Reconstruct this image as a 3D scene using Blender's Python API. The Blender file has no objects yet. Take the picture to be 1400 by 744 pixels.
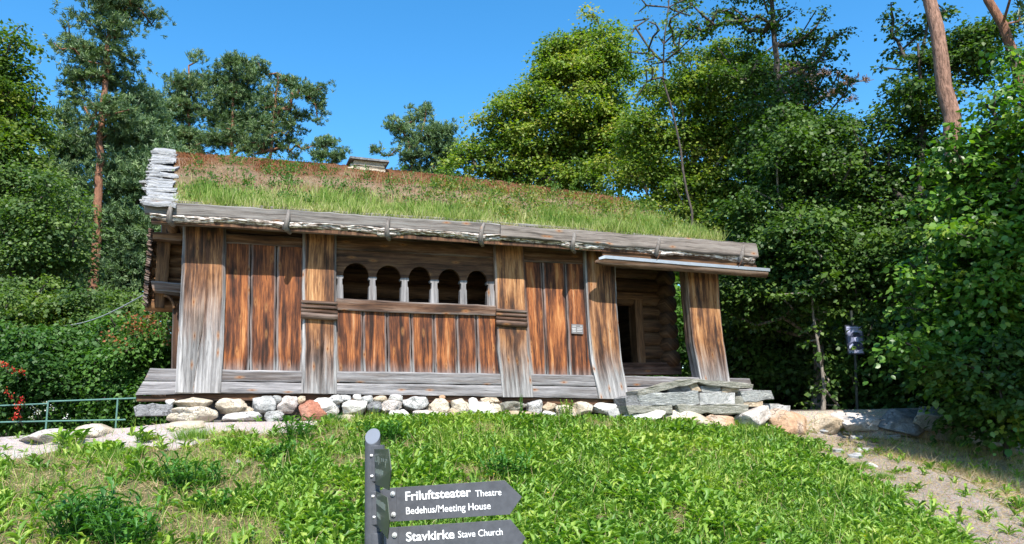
import bpy, math, random
import numpy as np
from math import radians, sin, cos, pi, sqrt
from mathutils import Vector, Matrix, Quaternion, noise as mn
rng = np.random.default_rng(7); random.seed(7)
SC = bpy.context.scene; COL = SC.collection

# ---------------------------------------------------------------- camera
F = 1040.0; PITCH = radians(11); ROLL = radians(1.5)
C = np.array([0, 0, 1.6]); FW = np.array([0, cos(PITCH), sin(PITCH)])
_r = np.array([1., 0, 0]); _u = np.cross(_r, FW)
RT = _r*cos(ROLL) - _u*sin(ROLL); UP = np.cross(RT, FW)
cam = bpy.data.cameras.new('camera'); co = bpy.data.objects.new('camera', cam); COL.objects.link(co)
cam.sensor_width = 36; cam.lens = F/1400*36; cam.clip_start = .05; cam.clip_end = 2000
M = Matrix((RT, UP, -FW)).transposed().to_4x4(); M.translation = Vector(C); co.matrix_world = M
SC.camera = co
# ---------------------------------------------------------------- light
SUN_EL, SUN_AZ = radians(50), radians(12)          # azimuth: right of straight behind the photographer
sdir = Vector((sin(SUN_AZ)*cos(SUN_EL), -cos(SUN_AZ)*cos(SUN_EL), sin(SUN_EL)))
w = bpy.data.worlds.new('World'); SC.world = w; w.use_nodes = True
wt = w.node_tree; bg = wt.nodes['Background']; sky = wt.nodes.new('ShaderNodeTexSky')
sky.sky_type = 'NISHITA'; sky.sun_disc = False; sky.sun_elevation = SUN_EL
sky.sun_rotation = math.atan2(sdir.x, sdir.y); sky.air_density = 1.0; sky.dust_density = 0.5; sky.ozone_density = 3.5
sky.altitude = 100
hsv = wt.nodes.new('ShaderNodeHueSaturation'); hsv.inputs['Saturation'].default_value = 1.30; hsv.inputs['Hue'].default_value = .493; wt.links.new(sky.outputs[0], hsv.inputs['Color'])
wt.links.new(hsv.outputs[0], bg.inputs[0]); bg.inputs[1].default_value = .145
sl = bpy.data.lights.new('sun', 'SUN'); so = bpy.data.objects.new('sun', sl); COL.objects.link(so)
sl.energy = 4.7; sl.angle = radians(.53); sl.color = (1, .95, .87)
so.rotation_euler = sdir.to_track_quat('Z', 'Y').to_euler()
SC.view_settings.view_transform = 'Standard'; SC.view_settings.look = 'None'
SC.view_settings.exposure = .98; SC.view_settings.gamma = 1; SC.view_settings.use_curve_mapping = False
try:
    SC.cycles.max_bounces = 6; SC.cycles.diffuse_bounces = 3; SC.cycles.transmission_bounces = 4
    SC.cycles.transparent_max_bounces = 4; SC.cycles.use_denoising = True
except Exception: pass

# ---------------------------------------------------------------- frames and pixels
def ray(px, py): return FW + RT*((px-700)/F) + UP*((372-py)/F)
def at(px, py, Y):
    d = ray(px, py); return C + d*(Y/d[1])
YAW = radians(20)
U = np.array([cos(YAW), sin(YAW), 0]); N = np.array([sin(YAW), -cos(YAW), 0]); Z = np.array([0, 0, 1.])
O = at(240, 540, 10.6)
def fl(px, py, n=0):                       # pixel -> (u, z) on the plane n metres in front of the facade
    d = ray(px, py); t = ((O+N*n-C) @ N)/(d @ N); p = C+d*t-O; return np.array([p @ U, p[2]])
def W3(u, n, z): return O + U*u + N*n + Z*z
def toPx(P):
    P = np.asarray(P)-C; d = P @ FW; return 700+F*(P @ RT)/d, 372-F*(P @ UP)/d

# ---------------------------------------------------------------- tagging
def tag(o, label=None, cat=None, group=None, kind=None):
    if label: o['label'] = label
    if cat: o['category'] = cat
    if group: o['group'] = group
    if kind: o['kind'] = kind
    return o
def empty(name, loc=(0, 0, 0), rz=0, parent=None):
    o = bpy.data.objects.new(name, None); COL.objects.link(o); o.location = loc; o.rotation_euler = (0, 0, rz)
    if parent: o.parent = parent
    return o
def mesh_np(name, V, faces, mat=None, parent=None, smooth=True, attrs=None):
    """faces: list of (m,k) int arrays"""
    me = bpy.data.meshes.new(name); V = np.asarray(V, dtype=np.float32)
    me.vertices.add(len(V)); me.vertices.foreach_set('co', V.ravel())
    faces = [np.asarray(f, dtype=np.int32) for f in faces if len(f)]
    loops = np.concatenate([f.ravel() for f in faces]); cnt = np.concatenate([np.full(len(f), f.shape[1], np.int32) for f in faces])
    st = np.concatenate([[0], np.cumsum(cnt)[:-1]]).astype(np.int32)
    me.loops.add(len(loops)); me.loops.foreach_set('vertex_index', loops)
    me.polygons.add(len(cnt)); me.polygons.foreach_set('loop_start', st)
    try: me.polygons.foreach_set('loop_total', cnt)
    except Exception: pass
    me.polygons.foreach_set('use_smooth', np.full(len(cnt), smooth))
    me.update(calc_edges=True); me.validate()
    for k, a in (attrs or {}).items():
        a = np.asarray(a, dtype=np.float32)
        if a.shape[1] == 3: a = np.c_[a, np.ones(len(a))].astype(np.float32)
        at_ = me.attributes.new(k, 'FLOAT_COLOR', 'POINT'); at_.data.foreach_set('color', a.ravel())
    if mat: me.materials.append(mat)
    o = bpy.data.objects.new(name, me); COL.objects.link(o)
    if parent: o.parent = parent
    return o
class MB:
    def __init__(s): s.V = []; s.F = []; s.n = 0
    def add(s, V, F):
        s.V.append(np.asarray(V, float)); s.F += [[i+s.n for i in f] for f in F]; s.n += len(V)
    def box(s, c, h, R=None, jit=0):
        c = np.asarray(c, float); v = np.array([[x, y, z] for x in (-1, 1) for y in (-1, 1) for z in (-1, 1)])*h
        if jit: v = v + rng.normal(0, jit, v.shape)
        if R is not None: v = v @ np.array(R).T
        s.add(v+c, [(0, 1, 3, 2), (4, 6, 7, 5), (0, 4, 5, 1), (2, 3, 7, 6), (0, 2, 6, 4), (1, 5, 7, 3)])
    def tube(s, pts, rad, k=8, cap=True):
        pts = [np.asarray(p, float) for p in pts]; m = len(pts)
        if np.isscalar(rad): rad = [rad]*m
        V = []; F_ = []; t0 = pts[1]-pts[0]; a = np.cross(t0, [0, 0, 1.]); a = a if np.linalg.norm(a) > 1e-4 else np.cross(t0, [1., 0, 0]); a /= np.linalg.norm(a)
        for i, p in enumerate(pts):
            t = pts[min(i+1, m-1)]-pts[max(i-1, 0)]; t = t/np.linalg.norm(t)
            a = a-t*(a @ t); a /= np.linalg.norm(a); b = np.cross(t, a)
            for j in range(k):
                th = 2*pi*j/k; V.append(p+(a*cos(th)+b*sin(th))*rad[i])
        for i in range(m-1):
            for j in range(k): F_.append((i*k+j, i*k+(j+1) % k, (i+1)*k+(j+1) % k, (i+1)*k+j))
        if cap: F_ += [tuple(range(k))[::-1], tuple(range((m-1)*k, m*k))]
        s.add(V, F_)
    def poly(s, P, dvec):                  # planar polygon thickened along dvec
        P = np.asarray(P, float); k = len(P); d = np.asarray(dvec, float)
        s.add(np.r_[P, P+d], [tuple(range(k)), tuple(range(k, 2*k))[::-1]]+[(i, k+i, k+(i+1) % k, (i+1) % k) for i in range(k)])
    def build(s, name, mat, parent=None, smooth=False, bevel=0, attrs=None):
        me = bpy.data.meshes.new(name); me.from_pydata(np.concatenate(s.V).tolist(), [], s.F); me.materials.append(mat)
        if smooth: me.polygons.foreach_set('use_smooth', [True]*len(me.polygons))
        for k_, a in (attrs or {}).items():
            a = np.c_[np.asarray(a, np.float32), np.ones(len(a))].astype(np.float32)
            me.attributes.new(k_, 'FLOAT_COLOR', 'POINT').data.foreach_set('color', a.ravel())
        import bmesh
        b = bmesh.new(); b.from_mesh(me); bmesh.ops.recalc_face_normals(b, faces=b.faces); b.to_mesh(me); b.free()
        o = bpy.data.objects.new(name, me); COL.objects.link(o)
        if parent: o.parent = parent
        if bevel:
            m = o.modifiers.new('bevel', 'BEVEL'); m.width = bevel; m.segments = 2; m.limit_method = 'ANGLE'
        return o

# ---------------------------------------------------------------- material helpers
class NT:
    def __init__(s, name):
        s.m = bpy.data.materials.new(name); s.m.use_nodes = True; s.t = s.m.node_tree; s.b = s.t.nodes['Principled BSDF']
        s.b.inputs['Roughness'].default_value = .8
        s.b.inputs['Specular IOR Level'].default_value = .25
    def n(s, ty, **k):
        nd = s.t.nodes.new('ShaderNode'+ty)
        for a, v in k.items():
            if a.startswith('i_'):
                key = a[2:]; key = int(key) if key.isdigit() else key
                s.put(nd.inputs[key], v)
            else: setattr(nd, a, v)
        return nd
    def put(s, sock, v):
        if isinstance(v, bpy.types.NodeSocket): s.t.links.new(v, sock)
        elif isinstance(v, bpy.types.Node): s.t.links.new(v.outputs[0], sock)
        else: sock.default_value = v
    def attr(s, name): return s.n('Attribute', attribute_name=name)
    def vmul(s, v, xyz): 
        nd = s.n('VectorMath', operation='MULTIPLY'); s.put(nd.inputs[0], v); nd.inputs[1].default_value = xyz; return nd.outputs[0]
    def noise(s, vec=None, scale=5, detail=4, rough=.55, dist=0):
        nd = s.n('TexNoise'); nd.inputs['Scale'].default_value = scale; nd.inputs['Detail'].default_value = detail
        nd.inputs['Roughness'].default_value = rough; nd.inputs['Distortion'].default_value = dist
        if vec is not None: s.put(nd.inputs['Vector'], vec)
        return nd.outputs[0]
    def ramp(s, fac, stops, interp='LINEAR'):
        nd = s.n('ValToRGB'); cr = nd.color_ramp; cr.interpolation = interp
        while len(cr.elements) < len(stops): cr.elements.new(.5)
        for e, (p, c) in zip(cr.elements, stops):
            e.position = p; e.color = (c, c, c, 1) if np.isscalar(c) else (*c, 1)
        s.put(nd.inputs[0], fac); return nd.outputs[0]
    def mix(s, fac, a, b, mode='MIX'):
        nd = s.n('Mix', data_type='RGBA', blend_type=mode); s.put(nd.inputs[0], fac)
        for i, v in ((6, a), (7, b)):
            if isinstance(v, tuple): v = (*v, 1)
            s.put(nd.inputs[i], v)
        return nd.outputs[2]
    def math(s, op, a, b=0., c=None, clamp=False):
        nd = s.n('Math', operation=op, use_clamp=clamp); s.put(nd.inputs[0], a); s.put(nd.inputs[1], b)
        if c is not None: s.put(nd.inputs[2], c)
        return nd.outputs[0]
    def bump(s, h, strength=.4, dist=.01):
        nd = s.n('Bump'); nd.inputs['Strength'].default_value = strength; nd.inputs['Distance'].default_value = dist
        s.put(nd.inputs['Height'], h); s.t.links.new(nd.outputs[0], s.b.inputs['Normal'])
    def color(s, c): s.put(s.b.inputs['Base Color'], c if not isinstance(c, tuple) else (*c, 1))

def wood(name, dark, mid, warm, tan, graylo=(.13, .125, .125), grayhi=(.42, .40, .39), streak=40, knots=True, rough=.75):
    """grain along gc.y; wx.r = how far weathered to grey, wx.g = how far darkened"""
    s = NT(name); gc = s.attr('gc').outputs['Vector']; wx = s.n('SeparateColor'); s.put(wx.inputs[0], s.attr('wx').outputs['Color'])
    warp = s.noise(s.vmul(gc, (6, 1.2, 9)), 1, 2); wv = s.n('VectorMath', operation='MULTIPLY_ADD'); 
    s.put(wv.inputs[0], s.n('CombineXYZ', i_0=warp)); wv.inputs[1].default_value = (.05, 0, 0); s.put(wv.inputs[2], gc); g = wv.outputs[0]
    fine = s.noise(s.vmul(g, (streak*2.1, 3.2, 31)), 1, 5, .75)
    broad = s.noise(s.vmul(g, (streak*.42, .7, 17)), 1, 3, .55)
    patch = s.noise(s.vmul(g, (6, 1.1, 13)), 1, 4, .65)
    f = s.math('ADD', s.math('MULTIPLY', fine, .50), s.math('ADD', s.math('MULTIPLY', broad, .52), s.math('MULTIPLY', patch, .65)))
    c = s.ramp(s.math('MULTIPLY', f, .61), [(.425, dark), (.495, mid), (.565, warm), (.68, tan)])
    gry = s.ramp(s.math('ADD', s.math('MULTIPLY', fine, .5), s.math('MULTIPLY', broad, .5)), [(.38, graylo), (.53, tuple((a+b)/2 for a, b in zip(graylo, grayhi))), (.64, grayhi)])
    gry = s.mix(1., gry, s.ramp(wx.outputs[0], [(.15, .48), (.62, .72), (1., 1.05)]), 'MULTIPLY')
    gf = s.math('ADD', wx.outputs[0], s.math('MULTIPLY', s.math('SUBTRACT', s.math('ADD', s.math('MULTIPLY', broad, .7), s.math('MULTIPLY', patch, .5)), .6), 1.3))
    gf = s.ramp(gf, [(.2, 0.), (.8, 1.)])
    gf = s.math('MULTIPLY', gf, s.math('LESS_THAN', .02, wx.outputs[0]))
    c = s.mix(gf, c, gry)
    c = s.mix(s.math('MULTIPLY', wx.outputs[1], s.ramp(patch, [(.35, .5), (.65, 1.)])), c, (.012, .009, .008))
    if knots:
        vo = s.n('TexVoronoi', feature='F1', voronoi_dimensions='2D'); s.put(vo.inputs['Vector'], s.vmul(g, (5.5, 1.9, 5))); vo.inputs['Scale'].default_value = 1
        sep = s.n('SeparateColor'); s.put(sep.inputs[0], vo.outputs['Color'])
        on = s.math('GREATER_THAN', sep.outputs[0], .5)
        k1 = s.math('MULTIPLY', s.ramp(vo.outputs['Distance'], [(.03, 1.), (.17, 0.)]), on)
        k2 = s.math('MULTIPLY', s.ramp(vo.outputs['Distance'], [(.02, 1.), (.06, 0.)]), on)
        c = s.mix(s.math('MULTIPLY', k1, .5), c, (.42, .20, .07)); c = s.mix(k2, c, (.16, .045, .015))
    cr = s.noise(s.vmul(g, (26, .55, 23)), 1, 2, .5); ck = s.ramp(cr, [(.485, 0.), (.5, 1.), (.515, 0.)])
    ck = s.math('MULTIPLY', ck, s.ramp(patch, [(.42, 0.), (.6, 1.)]))
    c = s.mix(s.math('MULTIPLY', ck, .75), c, (.015, .01, .008))
    s.color(c); s.b.inputs['Roughness'].default_value = rough
    s.bump(s.math('SUBTRACT', s.math('ADD', fine, broad), s.math('MULTIPLY', ck, 1.5)), .55, .006)
    return s.m
W_ORANGE = wood('wood_orange', (.022, .010, .007), (.10, .034, .016), (.30, .10, .032), (.58, .29, .11))
W_POST = wood('wood_post', (.03, .017, .012), (.12, .052, .026), (.35, .165, .068), (.58, .36, .18), graylo=(.10, .095, .095), grayhi=(.50, .48, .47))
W_SILL = wood('wood_sill', (.08, .05, .035), (.18, .12, .08), (.3, .2, .12), (.42, .32, .2), graylo=(.09, .085, .088), grayhi=(.40, .38, .385))
W_BEAM = wood('wood_beam', (.03, .016, .01), (.09, .042, .022), (.16, .08, .04), (.26, .15, .08))
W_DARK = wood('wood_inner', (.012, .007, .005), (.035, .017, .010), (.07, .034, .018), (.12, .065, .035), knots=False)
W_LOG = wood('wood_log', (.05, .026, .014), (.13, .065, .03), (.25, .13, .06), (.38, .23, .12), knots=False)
W_EAVE = wood('wood_eave', (.07, .058, .05), (.2, .17, .15), (.30, .26, .23), (.44, .40, .36), graylo=(.045, .042, .038), grayhi=(.34, .325, .305), streak=60)

def stone_mat(name, a, b, c, speck=0., sp_col=(.04, .04, .045), scale=3., layered=0, rough=.85):
    s = NT(name); tc = s.n('TexCoord').outputs['Object']; oi = s.n('ObjectInfo').outputs['Random']
    v = s.n('VectorMath', operation='ADD'); s.put(v.inputs[0], tc); s.put(v.inputs[1], s.n('CombineXYZ', i_0=s.math('MULTIPLY', oi, 37.), i_1=s.math('MULTIPLY', oi, 11.)))
    v = v.outputs[0]
    vv = s.vmul(v, (1, 1, 1+layered*7)) if layered else v
    n1 = s.noise(vv, scale, 5, .6, .6); n2 = s.noise(v, 60, 3, .7); n3 = s.noise(vv, 14, 4, .65)
    c_ = s.ramp(n1, [(.33, a), (.5, b), (.66, c)])
    c_ = s.mix(s.math('MULTIPLY', s.ramp(n3, [(.35, 1.), (.6, 0.)]), .35), c_, tuple(x*.45 for x in a))
    if speck: c_ = s.mix(s.math('MULTIPLY', s.ramp(n2, [(.36, 1.), (.46, 0.)]), speck), c_, sp_col)
    s.color(c_); s.b.inputs['Roughness'].default_value = rough
    vo = s.n('TexVoronoi', feature='DISTANCE_TO_EDGE'); s.put(vo.inputs['Vector'], s.n('VectorMath', operation='ADD', i_0=vv, i_1=s.vmul(s.n('TexNoise', i_Scale=4.).outputs['Color'], (.25, .25, .25)))); vo.inputs['Scale'].default_value = 5.
    ckk = s.math('MULTIPLY', s.ramp(vo.outputs['Distance'], [(0., 1.), (.03, 0.)]), s.ramp(n1, [(.45, 0.), (.6, 1.)])); c_ = s.mix(s.math('MULTIPLY', ckk, .6), c_, tuple(x*.3 for x in a)); s.color(c_)
    s.bump(s.math('SUBTRACT', s.math('ADD', s.math('MULTIPLY', n3, 1.2), s.math('MULTIPLY', n2, .5)), s.math('MULTIPLY', ckk, .8)), .9, .03)
    return s.m
ST = dict(
    cream=stone_mat('stone_cream', (.42, .34, .25), (.58, .50, .39), (.66, .60, .50), .25, (.25, .2, .15)),
    white=stone_mat('stone_white', (.55, .52, .48), (.68, .66, .62), (.75, .73, .70), .3, (.2, .19, .18)),
    grey=stone_mat('stone_grey', (.30, .30, .29), (.46, .455, .44), (.60, .59, .57), .7, (.07, .07, .075)),
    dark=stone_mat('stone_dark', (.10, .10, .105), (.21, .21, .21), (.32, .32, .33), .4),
    red=stone_mat('stone_red', (.26, .10, .065), (.40, .17, .11), (.52, .32, .24), .3, (.12, .04, .03)),
    tan=stone_mat('stone_tan', (.34, .25, .17), (.50, .40, .28), (.60, .51, .40), .3, (.12, .08, .05)),
    orange=stone_mat('stone_orange', (.32, .18, .11), (.50, .32, .20), (.52, .42, .34), .3, (.15, .1, .07)),
    pink=stone_mat('stone_pink', (.40, .35, .31), (.58, .53, .49), (.66, .62, .58), .5, (.22, .1, .09)),
    slab=stone_mat('stone_slab', (.17, .175, .17), (.40, .41, .40), (.62, .62, .58), .5, (.06, .065, .065), 6, 1),
    moss=stone_mat('stone_moss', (.15, .15, .11), (.34, .33, .28), (.50, .48, .42), .5, (.06, .065, .05), 3, 1),
    slate=stone_mat('stone_slate', (.20, .205, .215), (.40, .405, .41), (.60, .585, .56), .2, (.1, .1, .12), 5, 1),
)
def leaf_mat(name, cols, trans=.35, rough=.5, spec=.35):
    s = NT(name); t = s.n('SeparateColor'); s.put(t.inputs[0], s.attr('tint').outputs['Color'])
    k = len(cols)-1; c = s.ramp(t.outputs[0], [(i/max(k, 1), x) for i, x in enumerate(cols)])
    s.color(c); s.b.inputs['Roughness'].default_value = rough; s.b.inputs['Specular IOR Level'].default_value = spec
    tr = s.n('BsdfTranslucent'); hs = s.mix(1., c, (1., 1.15, .45), 'MULTIPLY'); s.put(tr.inputs[0], s.mix(.5, hs, (1.6, 1.7, .5), 'MULTIPLY'))
    mx = s.n('MixShader'); mx.inputs[0].default_value = trans
    s.t.links.new(s.b.outputs[0], mx.inputs[1]); s.t.links.new(tr.outputs[0], mx.inputs[2])
    s.t.links.new(mx.outputs[0], s.t.nodes['Material Output'].inputs[0]); return s.m
L_PINE = leaf_mat('pine_needles', [(.045, .085, .035), (.10, .165, .06), (.19, .26, .10)], .2)
L_PINE2 = leaf_mat('pine_needles_far', [(.06, .11, .05), (.115, .19, .08), (.20, .28, .11)], .2)
L_MAPLE = leaf_mat('maple_leaves', [(.055, .105, .014), (.125, .205, .024), (.25, .30, .045), (.36, .30, .06)], .4)
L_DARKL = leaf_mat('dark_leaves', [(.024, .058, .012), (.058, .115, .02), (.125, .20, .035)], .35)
L_MID = leaf_mat('mid_leaves', [(.05, .095, .028), (.10, .17, .045), (.20, .27, .075)], .38)
L_YEL = leaf_mat('yellowish_leaves', [(.045, .09, .012), (.10, .165, .02), (.20, .23, .03)], .4)
L_HAZEL = leaf_mat('hazel_leaves', [(.022, .070, .010), (.055, .14, .015), (.12, .24, .03), (.26, .33, .055)], .40, .4, .5)
L_SHRUB = leaf_mat('shrub_leaves', [(.03, .08, .016), (.07, .16, .03), (.13, .25, .045)], .38)
L_RUST = leaf_mat('rust_leaves', [(.05, .12, .02), (.12, .16, .04), (.30, .10, .04), (.4, .14, .08)], .3)
L_BROWN = leaf_mat('brown_needles', [(.10, .06, .04), (.20, .12, .09), (.30, .16, .08)], .2)
L_MEADOW = leaf_mat('meadow_leaves', [(.055, .14, .022), (.14, .27, .035), (.27, .38, .055), (.42, .46, .12)], .35, .45, .4)
L_WEED = leaf_mat('weed_leaves', [(.035, .11, .022), (.07, .19, .03), (.15, .30, .055)], .3, .45, .4)
L_DRY = leaf_mat('dry_grass', [(.30, .20, .11), (.44, .32, .17), (.56, .45, .27)], .3, .7)
L_ROOFG = leaf_mat('roof_grass_blades', [(.10, .20, .025), (.20, .30, .05), (.34, .38, .12), (.52, .46, .26)], .3, .6)
L_MOSS = leaf_mat('roof_moss', [(.16, .052, .018), (.27, .115, .042), (.30, .20, .12), (.40, .32, .22)], .2, .8)
L_RED = leaf_mat('red_petals', [(.45, .01, .02), (.65, .03, .03), (.6, .15, .05)], .3, .5)
L_WHITE = leaf_mat('white_petals', [(.7, .7, .68), (.8, .8, .78)], .3, .5)
def bark_mat(name, a, b, sc=9):
    s = NT(name); tc = s.n('TexCoord').outputs['Object']; n1 = s.noise(s.vmul(tc, (3, 3, .7)), sc, 5, .65, .5)
    s.color(s.ramp(n1, [(.32, a), (.66, b)])); s.b.inputs['Roughness'].default_value = .9; s.bump(n1, .9, .03); return s.m
B_PINE = bark_mat('pine_bark', (.09, .05, .035), (.38, .22, .16)); B_DARK = bark_mat('dark_bark', (.03, .025, .02), (.12, .10, .085))
B_GREY = bark_mat('grey_bark', (.08, .07, .06), (.30, .26, .22)); B_PINEUP = bark_mat('red_pine_bark', (.09, .045, .03), (.34, .165, .10))
def plain(name, col, rough=.6, metal=0, var=.15, sc=8):
    s = NT(name); n1 = s.noise(s.n('TexCoord').outputs['Object'], sc, 4, .6)
    s.color(s.ramp(n1, [(.3, tuple(x*(1-var) for x in col)), (.7, tuple(min(1, x*(1+var)) for x in col))]))
    s.b.inputs['Roughness'].default_value = rough; s.b.inputs['Metallic'].default_value = metal; return s.m

# ---------------------------------------------------------------- ground
_zu = np.array([-12, -3, -1.2, 0, 3, 6.5, 9, 11, 14, 20]); _zz = np.array([1.35, 1.46, 1.58, 1.69, 1.66, 1.54, 1.34, 1.20, 1.12, 1.1])
def sm(x, a, b): t = np.clip((x-a)/(b-a), 0, 1); return t*t*(3-2*t)
def gz(x, y):
    x = np.asarray(x, float); y = np.asarray(y, float)
    u = (x-O[0])*U[0]+(y-O[1])*U[1]; n = (x-O[0])*N[0]+(y-O[1])*N[1]
    zb = np.interp(u, _zu, _zz); f = zb-.2*np.maximum(0, n-.6)-.004*np.maximum(0, n-.6)**2
    f = np.log1p(np.exp(np.clip(f*8, -30, 30)))/8-.02
    edge = np.interp(u, [-5, 8, 11, 14, 18], [.5, .5, 1.0, 1.9, 2.5])          # the retaining boulders bend towards the viewer
    back = 1.62+.012*np.maximum(0, -n)
    left = np.where(u < -.3, -sm(-u, .3, 1.5)*(.30*np.clip(-n-.1, 0, 5)), 0)
    back = np.where(u < 0, np.minimum(back, zb+.02), back)+left
    k = sm(n, edge-.5, edge+.05); z = back*(1-k)+f*k
    return z+.02*np.sin(x*2.1+y*1.3)*np.cos(y*2.7-x)*sm(n, .6, 2)
def axis(a, b, fine, lo, hi):
    mid = np.arange(lo, hi, fine); g1 = lo-np.geomspace(fine, lo-a, 26)[::-1]; g2 = hi+np.geomspace(fine, b-hi, 26)
    return np.r_[g1, mid, g2]
def px_masks(x, y, z):
    """what grows or lies where on the bank: 0 meadow, path gravel, dirt track, dry straw"""
    P = np.stack([x, y, z], -1); d = (P-C) @ FW; ok = d > .5; dd = np.where(ok, d, 1)
    px = 700+F*((P-C) @ RT)/dd; py = 372-F*((P-C) @ UP)/dd
    wob = 10*np.sin(x*3.1+y*2.3)+6*np.sin(x*7.7-y*5.1)
    u = (x-O[0])*U[0]+(y-O[1])*U[1]; n = (x-O[0])*N[0]+(y-O[1])*N[1]
    lowb = np.interp(px, [-300, 0, 60, 130, 230, 330, 420, 520], [640, 628, 624, 614, 609, 596, 585, 560])+wob*.5
    path = ok & (py < lowb) & (u < 3.5) & (n > -.6)
    gb = np.interp(px, [1000, 1050, 1120, 1180, 1250, 1340, 1500], [575, 588, 618, 652, 698, 748, 850])+wob*.8
    tb = np.interp(px, [1060, 1100, 1200, 1300, 1400, 1600], [572, 580, 614, 648, 700, 830])+wob*.6
    right = ok & (px > 1010) & (py < gb) & (n > .2); track = right & (py > tb); dry = right & ~track
    return path, track, dry, px, py, u, n, ok
gx = axis(-400, 400, .09, -9, 12); gy = axis(-60, 600, .09, 4.5, 17)
GX, GY = np.meshgrid(gx, gy); GZ = gz(GX, GY)
path, track, dry, px_, py_, u_, n_, ok_ = px_masks(GX, GY, GZ)
near = (GX > -9) & (GX < 12) & (GY > 4) & (GY < 17)
def grid_faces(ny, nx):
    i = np.arange(ny-1)[:, None]*nx+np.arange(nx-1)[None]; return np.stack([i, i+1, i+nx+1, i+nx], -1).reshape(-1, 4)
s = NT('ground_soil'); mk = s.n('SeparateColor'); s.put(mk.inputs[0], s.attr('mask').outputs['Color']); tc = s.n('TexCoord').outputs['Object']
n1 = s.noise(tc, 1.2, 5, .6); n2 = s.noise(tc, 25, 5, .7); n3 = s.noise(tc, 90, 3, .7)
soil = s.ramp(n2, [(.3, (.09, .06, .035)), (.5, (.14, .12, .06)), (.7, (.08, .13, .03))])
forest = s.ramp(n2, [(.3, (.04, .035, .025)), (.7, (.12, .10, .07))])
c = s.mix(mk.outputs[2], soil, forest); s.color(c); s.bump(s.math('ADD', n2, s.math('MULTIPLY', n3, .5)), .8, .03); GROUND = s.m
msk = np.zeros(GX.shape+(3,)); msk[..., 2] = (n_ < .2)*1.
tag(mesh_np('ground', np.stack([GX, GY, GZ], -1).reshape(-1, 3), [grid_faces(*GX.shape)], GROUND, attrs=dict(mask=msk.reshape(-1, 3))), kind='structure')
def gravel(name, cols, sc=70):
    s = NT(name); tc = s.n('TexCoord').outputs['Object']; n1 = s.noise(tc, 1.6, 4, .6); n2 = s.noise(tc, sc, 4, .75); vo = s.n('TexVoronoi'); s.put(vo.inputs['Vector'], tc); vo.inputs['Scale'].default_value = sc*.9
    c = s.ramp(n2, [(.3, cols[0]), (.5, cols[1]), (.7, cols[2])]); c = s.mix(s.math('MULTIPLY', s.ramp(n1, [(.4, 0.), (.62, 1.)]), .5), c, cols[3])
    c = s.mix(.35, c, vo.outputs['Color'], 'OVERLAY'); hs = s.n('HueSaturation'); hs.inputs['Saturation'].default_value = .6; s.put(hs.inputs['Color'], c)
    s.color(hs.outputs[0]); s.bump(s.math('ADD', n2, vo.outputs['Distance']), .7, .02); return s.m
G_PATH = gravel('pink_gravel', [(.26, .185, .155), (.45, .335, .29), (.57, .46, .41), (.37, .275, .23)])
G_TRACK = gravel('track_dirt', [(.15, .10, .073), (.285, .205, .155), (.40, .31, .245), (.19, .13, .085)])
G_DRY = gravel('dry_soil', [(.22, .15, .09), (.38, .28, .17), (.52, .41, .27), (.24, .20, .11)])
def sheet(name, mask_fn, mat, x0, x1, y0, y1, lift, st=.05):
    X, Y = np.meshgrid(np.arange(x0, x1, st), np.arange(y0, y1, st)); Zz = gz(X, Y)+lift
    m = mask_fn(X, Y, Zz); fcs = grid_faces(*X.shape); mm = m.ravel(); keep = mm[fcs].all(1); fcs = fcs[keep]
    used, inv = np.unique(fcs, return_inverse=True); V = np.stack([X, Y, Zz], -1).reshape(-1, 3)[used]
    return tag(mesh_np(name, V, [inv.reshape(-1, 4)], mat), kind='structure')
sheet('gravel_path', lambda x, y, z: px_masks(x, y, z)[0], G_PATH, -9, 0, 7, 14, .005)
sheet('dirt_track', lambda x, y, z: px_masks(x, y, z)[1], G_TRACK, 2, 9, 5, 15, .007)
sheet('dry_bank', lambda x, y, z: px_masks(x, y, z)[2], G_DRY, 2, 12, 5, 15, .004)
def woodpath(x, y, z):
    n = (x-O[0])*N[0]+(y-O[1])*N[1]; u = (x-O[0])*U[0]+(y-O[1])*U[1]; return (u > 9.8) & (n < .2) & (n > -2.2+.2*np.sin(x*2))
sheet('woodland_path', woodpath, G_TRACK, 3, 16, 9, 22, .012, .1)

# ---------------------------------------------------------------- leaves
TPL = dict(
    rh=(np.array([(0, 0, 0), (.45, -.5, .10), (1, 0, -.06), (.45, .5, .10)]), [np.array([[0, 1, 2, 3]])]),
    oval=(np.array([(0, 0, 0), (.22, -.42, .06), (.6, -.48, .05), (1, 0, -.12), (.6, .48, .05), (.22, .42, .06), (.5, 0, -.03)]),
          [np.array([[0, 1, 2, 6], [6, 2, 3, 4], [0, 6, 4, 5]])]),
    blade=(np.array([(0, -.5, 0), (0, .5, 0), (.55, -.4, .06), (.55, .4, .06), (1, 0, -.1)]), [np.array([[0, 1, 3, 2]]), np.array([[2, 3, 4]])]),
    needle=(np.array([(0, -.5, 0), (0, .5, 0), (1, .3, 0), (1, -.3, 0)]), [np.array([[0, 1, 2, 3]])]),
)
def strap(ws, arch=.35):
    k = len(ws); V = []; 
    for i, w_ in enumerate(ws):
        l = i/(k-1); h = arch*(l-l*l*1.25)
        V += [(l, -w_/2, h+.12*w_), (l, 0, h), (l, w_/2, h+.12*w_)]
    Fc = []
    for i in range(k-1): Fc += [(3*i, 3*i+1, 3*i+4, 3*i+3), (3*i+1, 3*i+2, 3*i+5, 3*i+4)]
    return np.array(V), [np.array(Fc)]
TPL['dock'] = strap([.15, .62, .95, .8, .05]); TPL['dandelion'] = strap([.12, .5, .3, .8, .5, 1., .05], .4)
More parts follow.
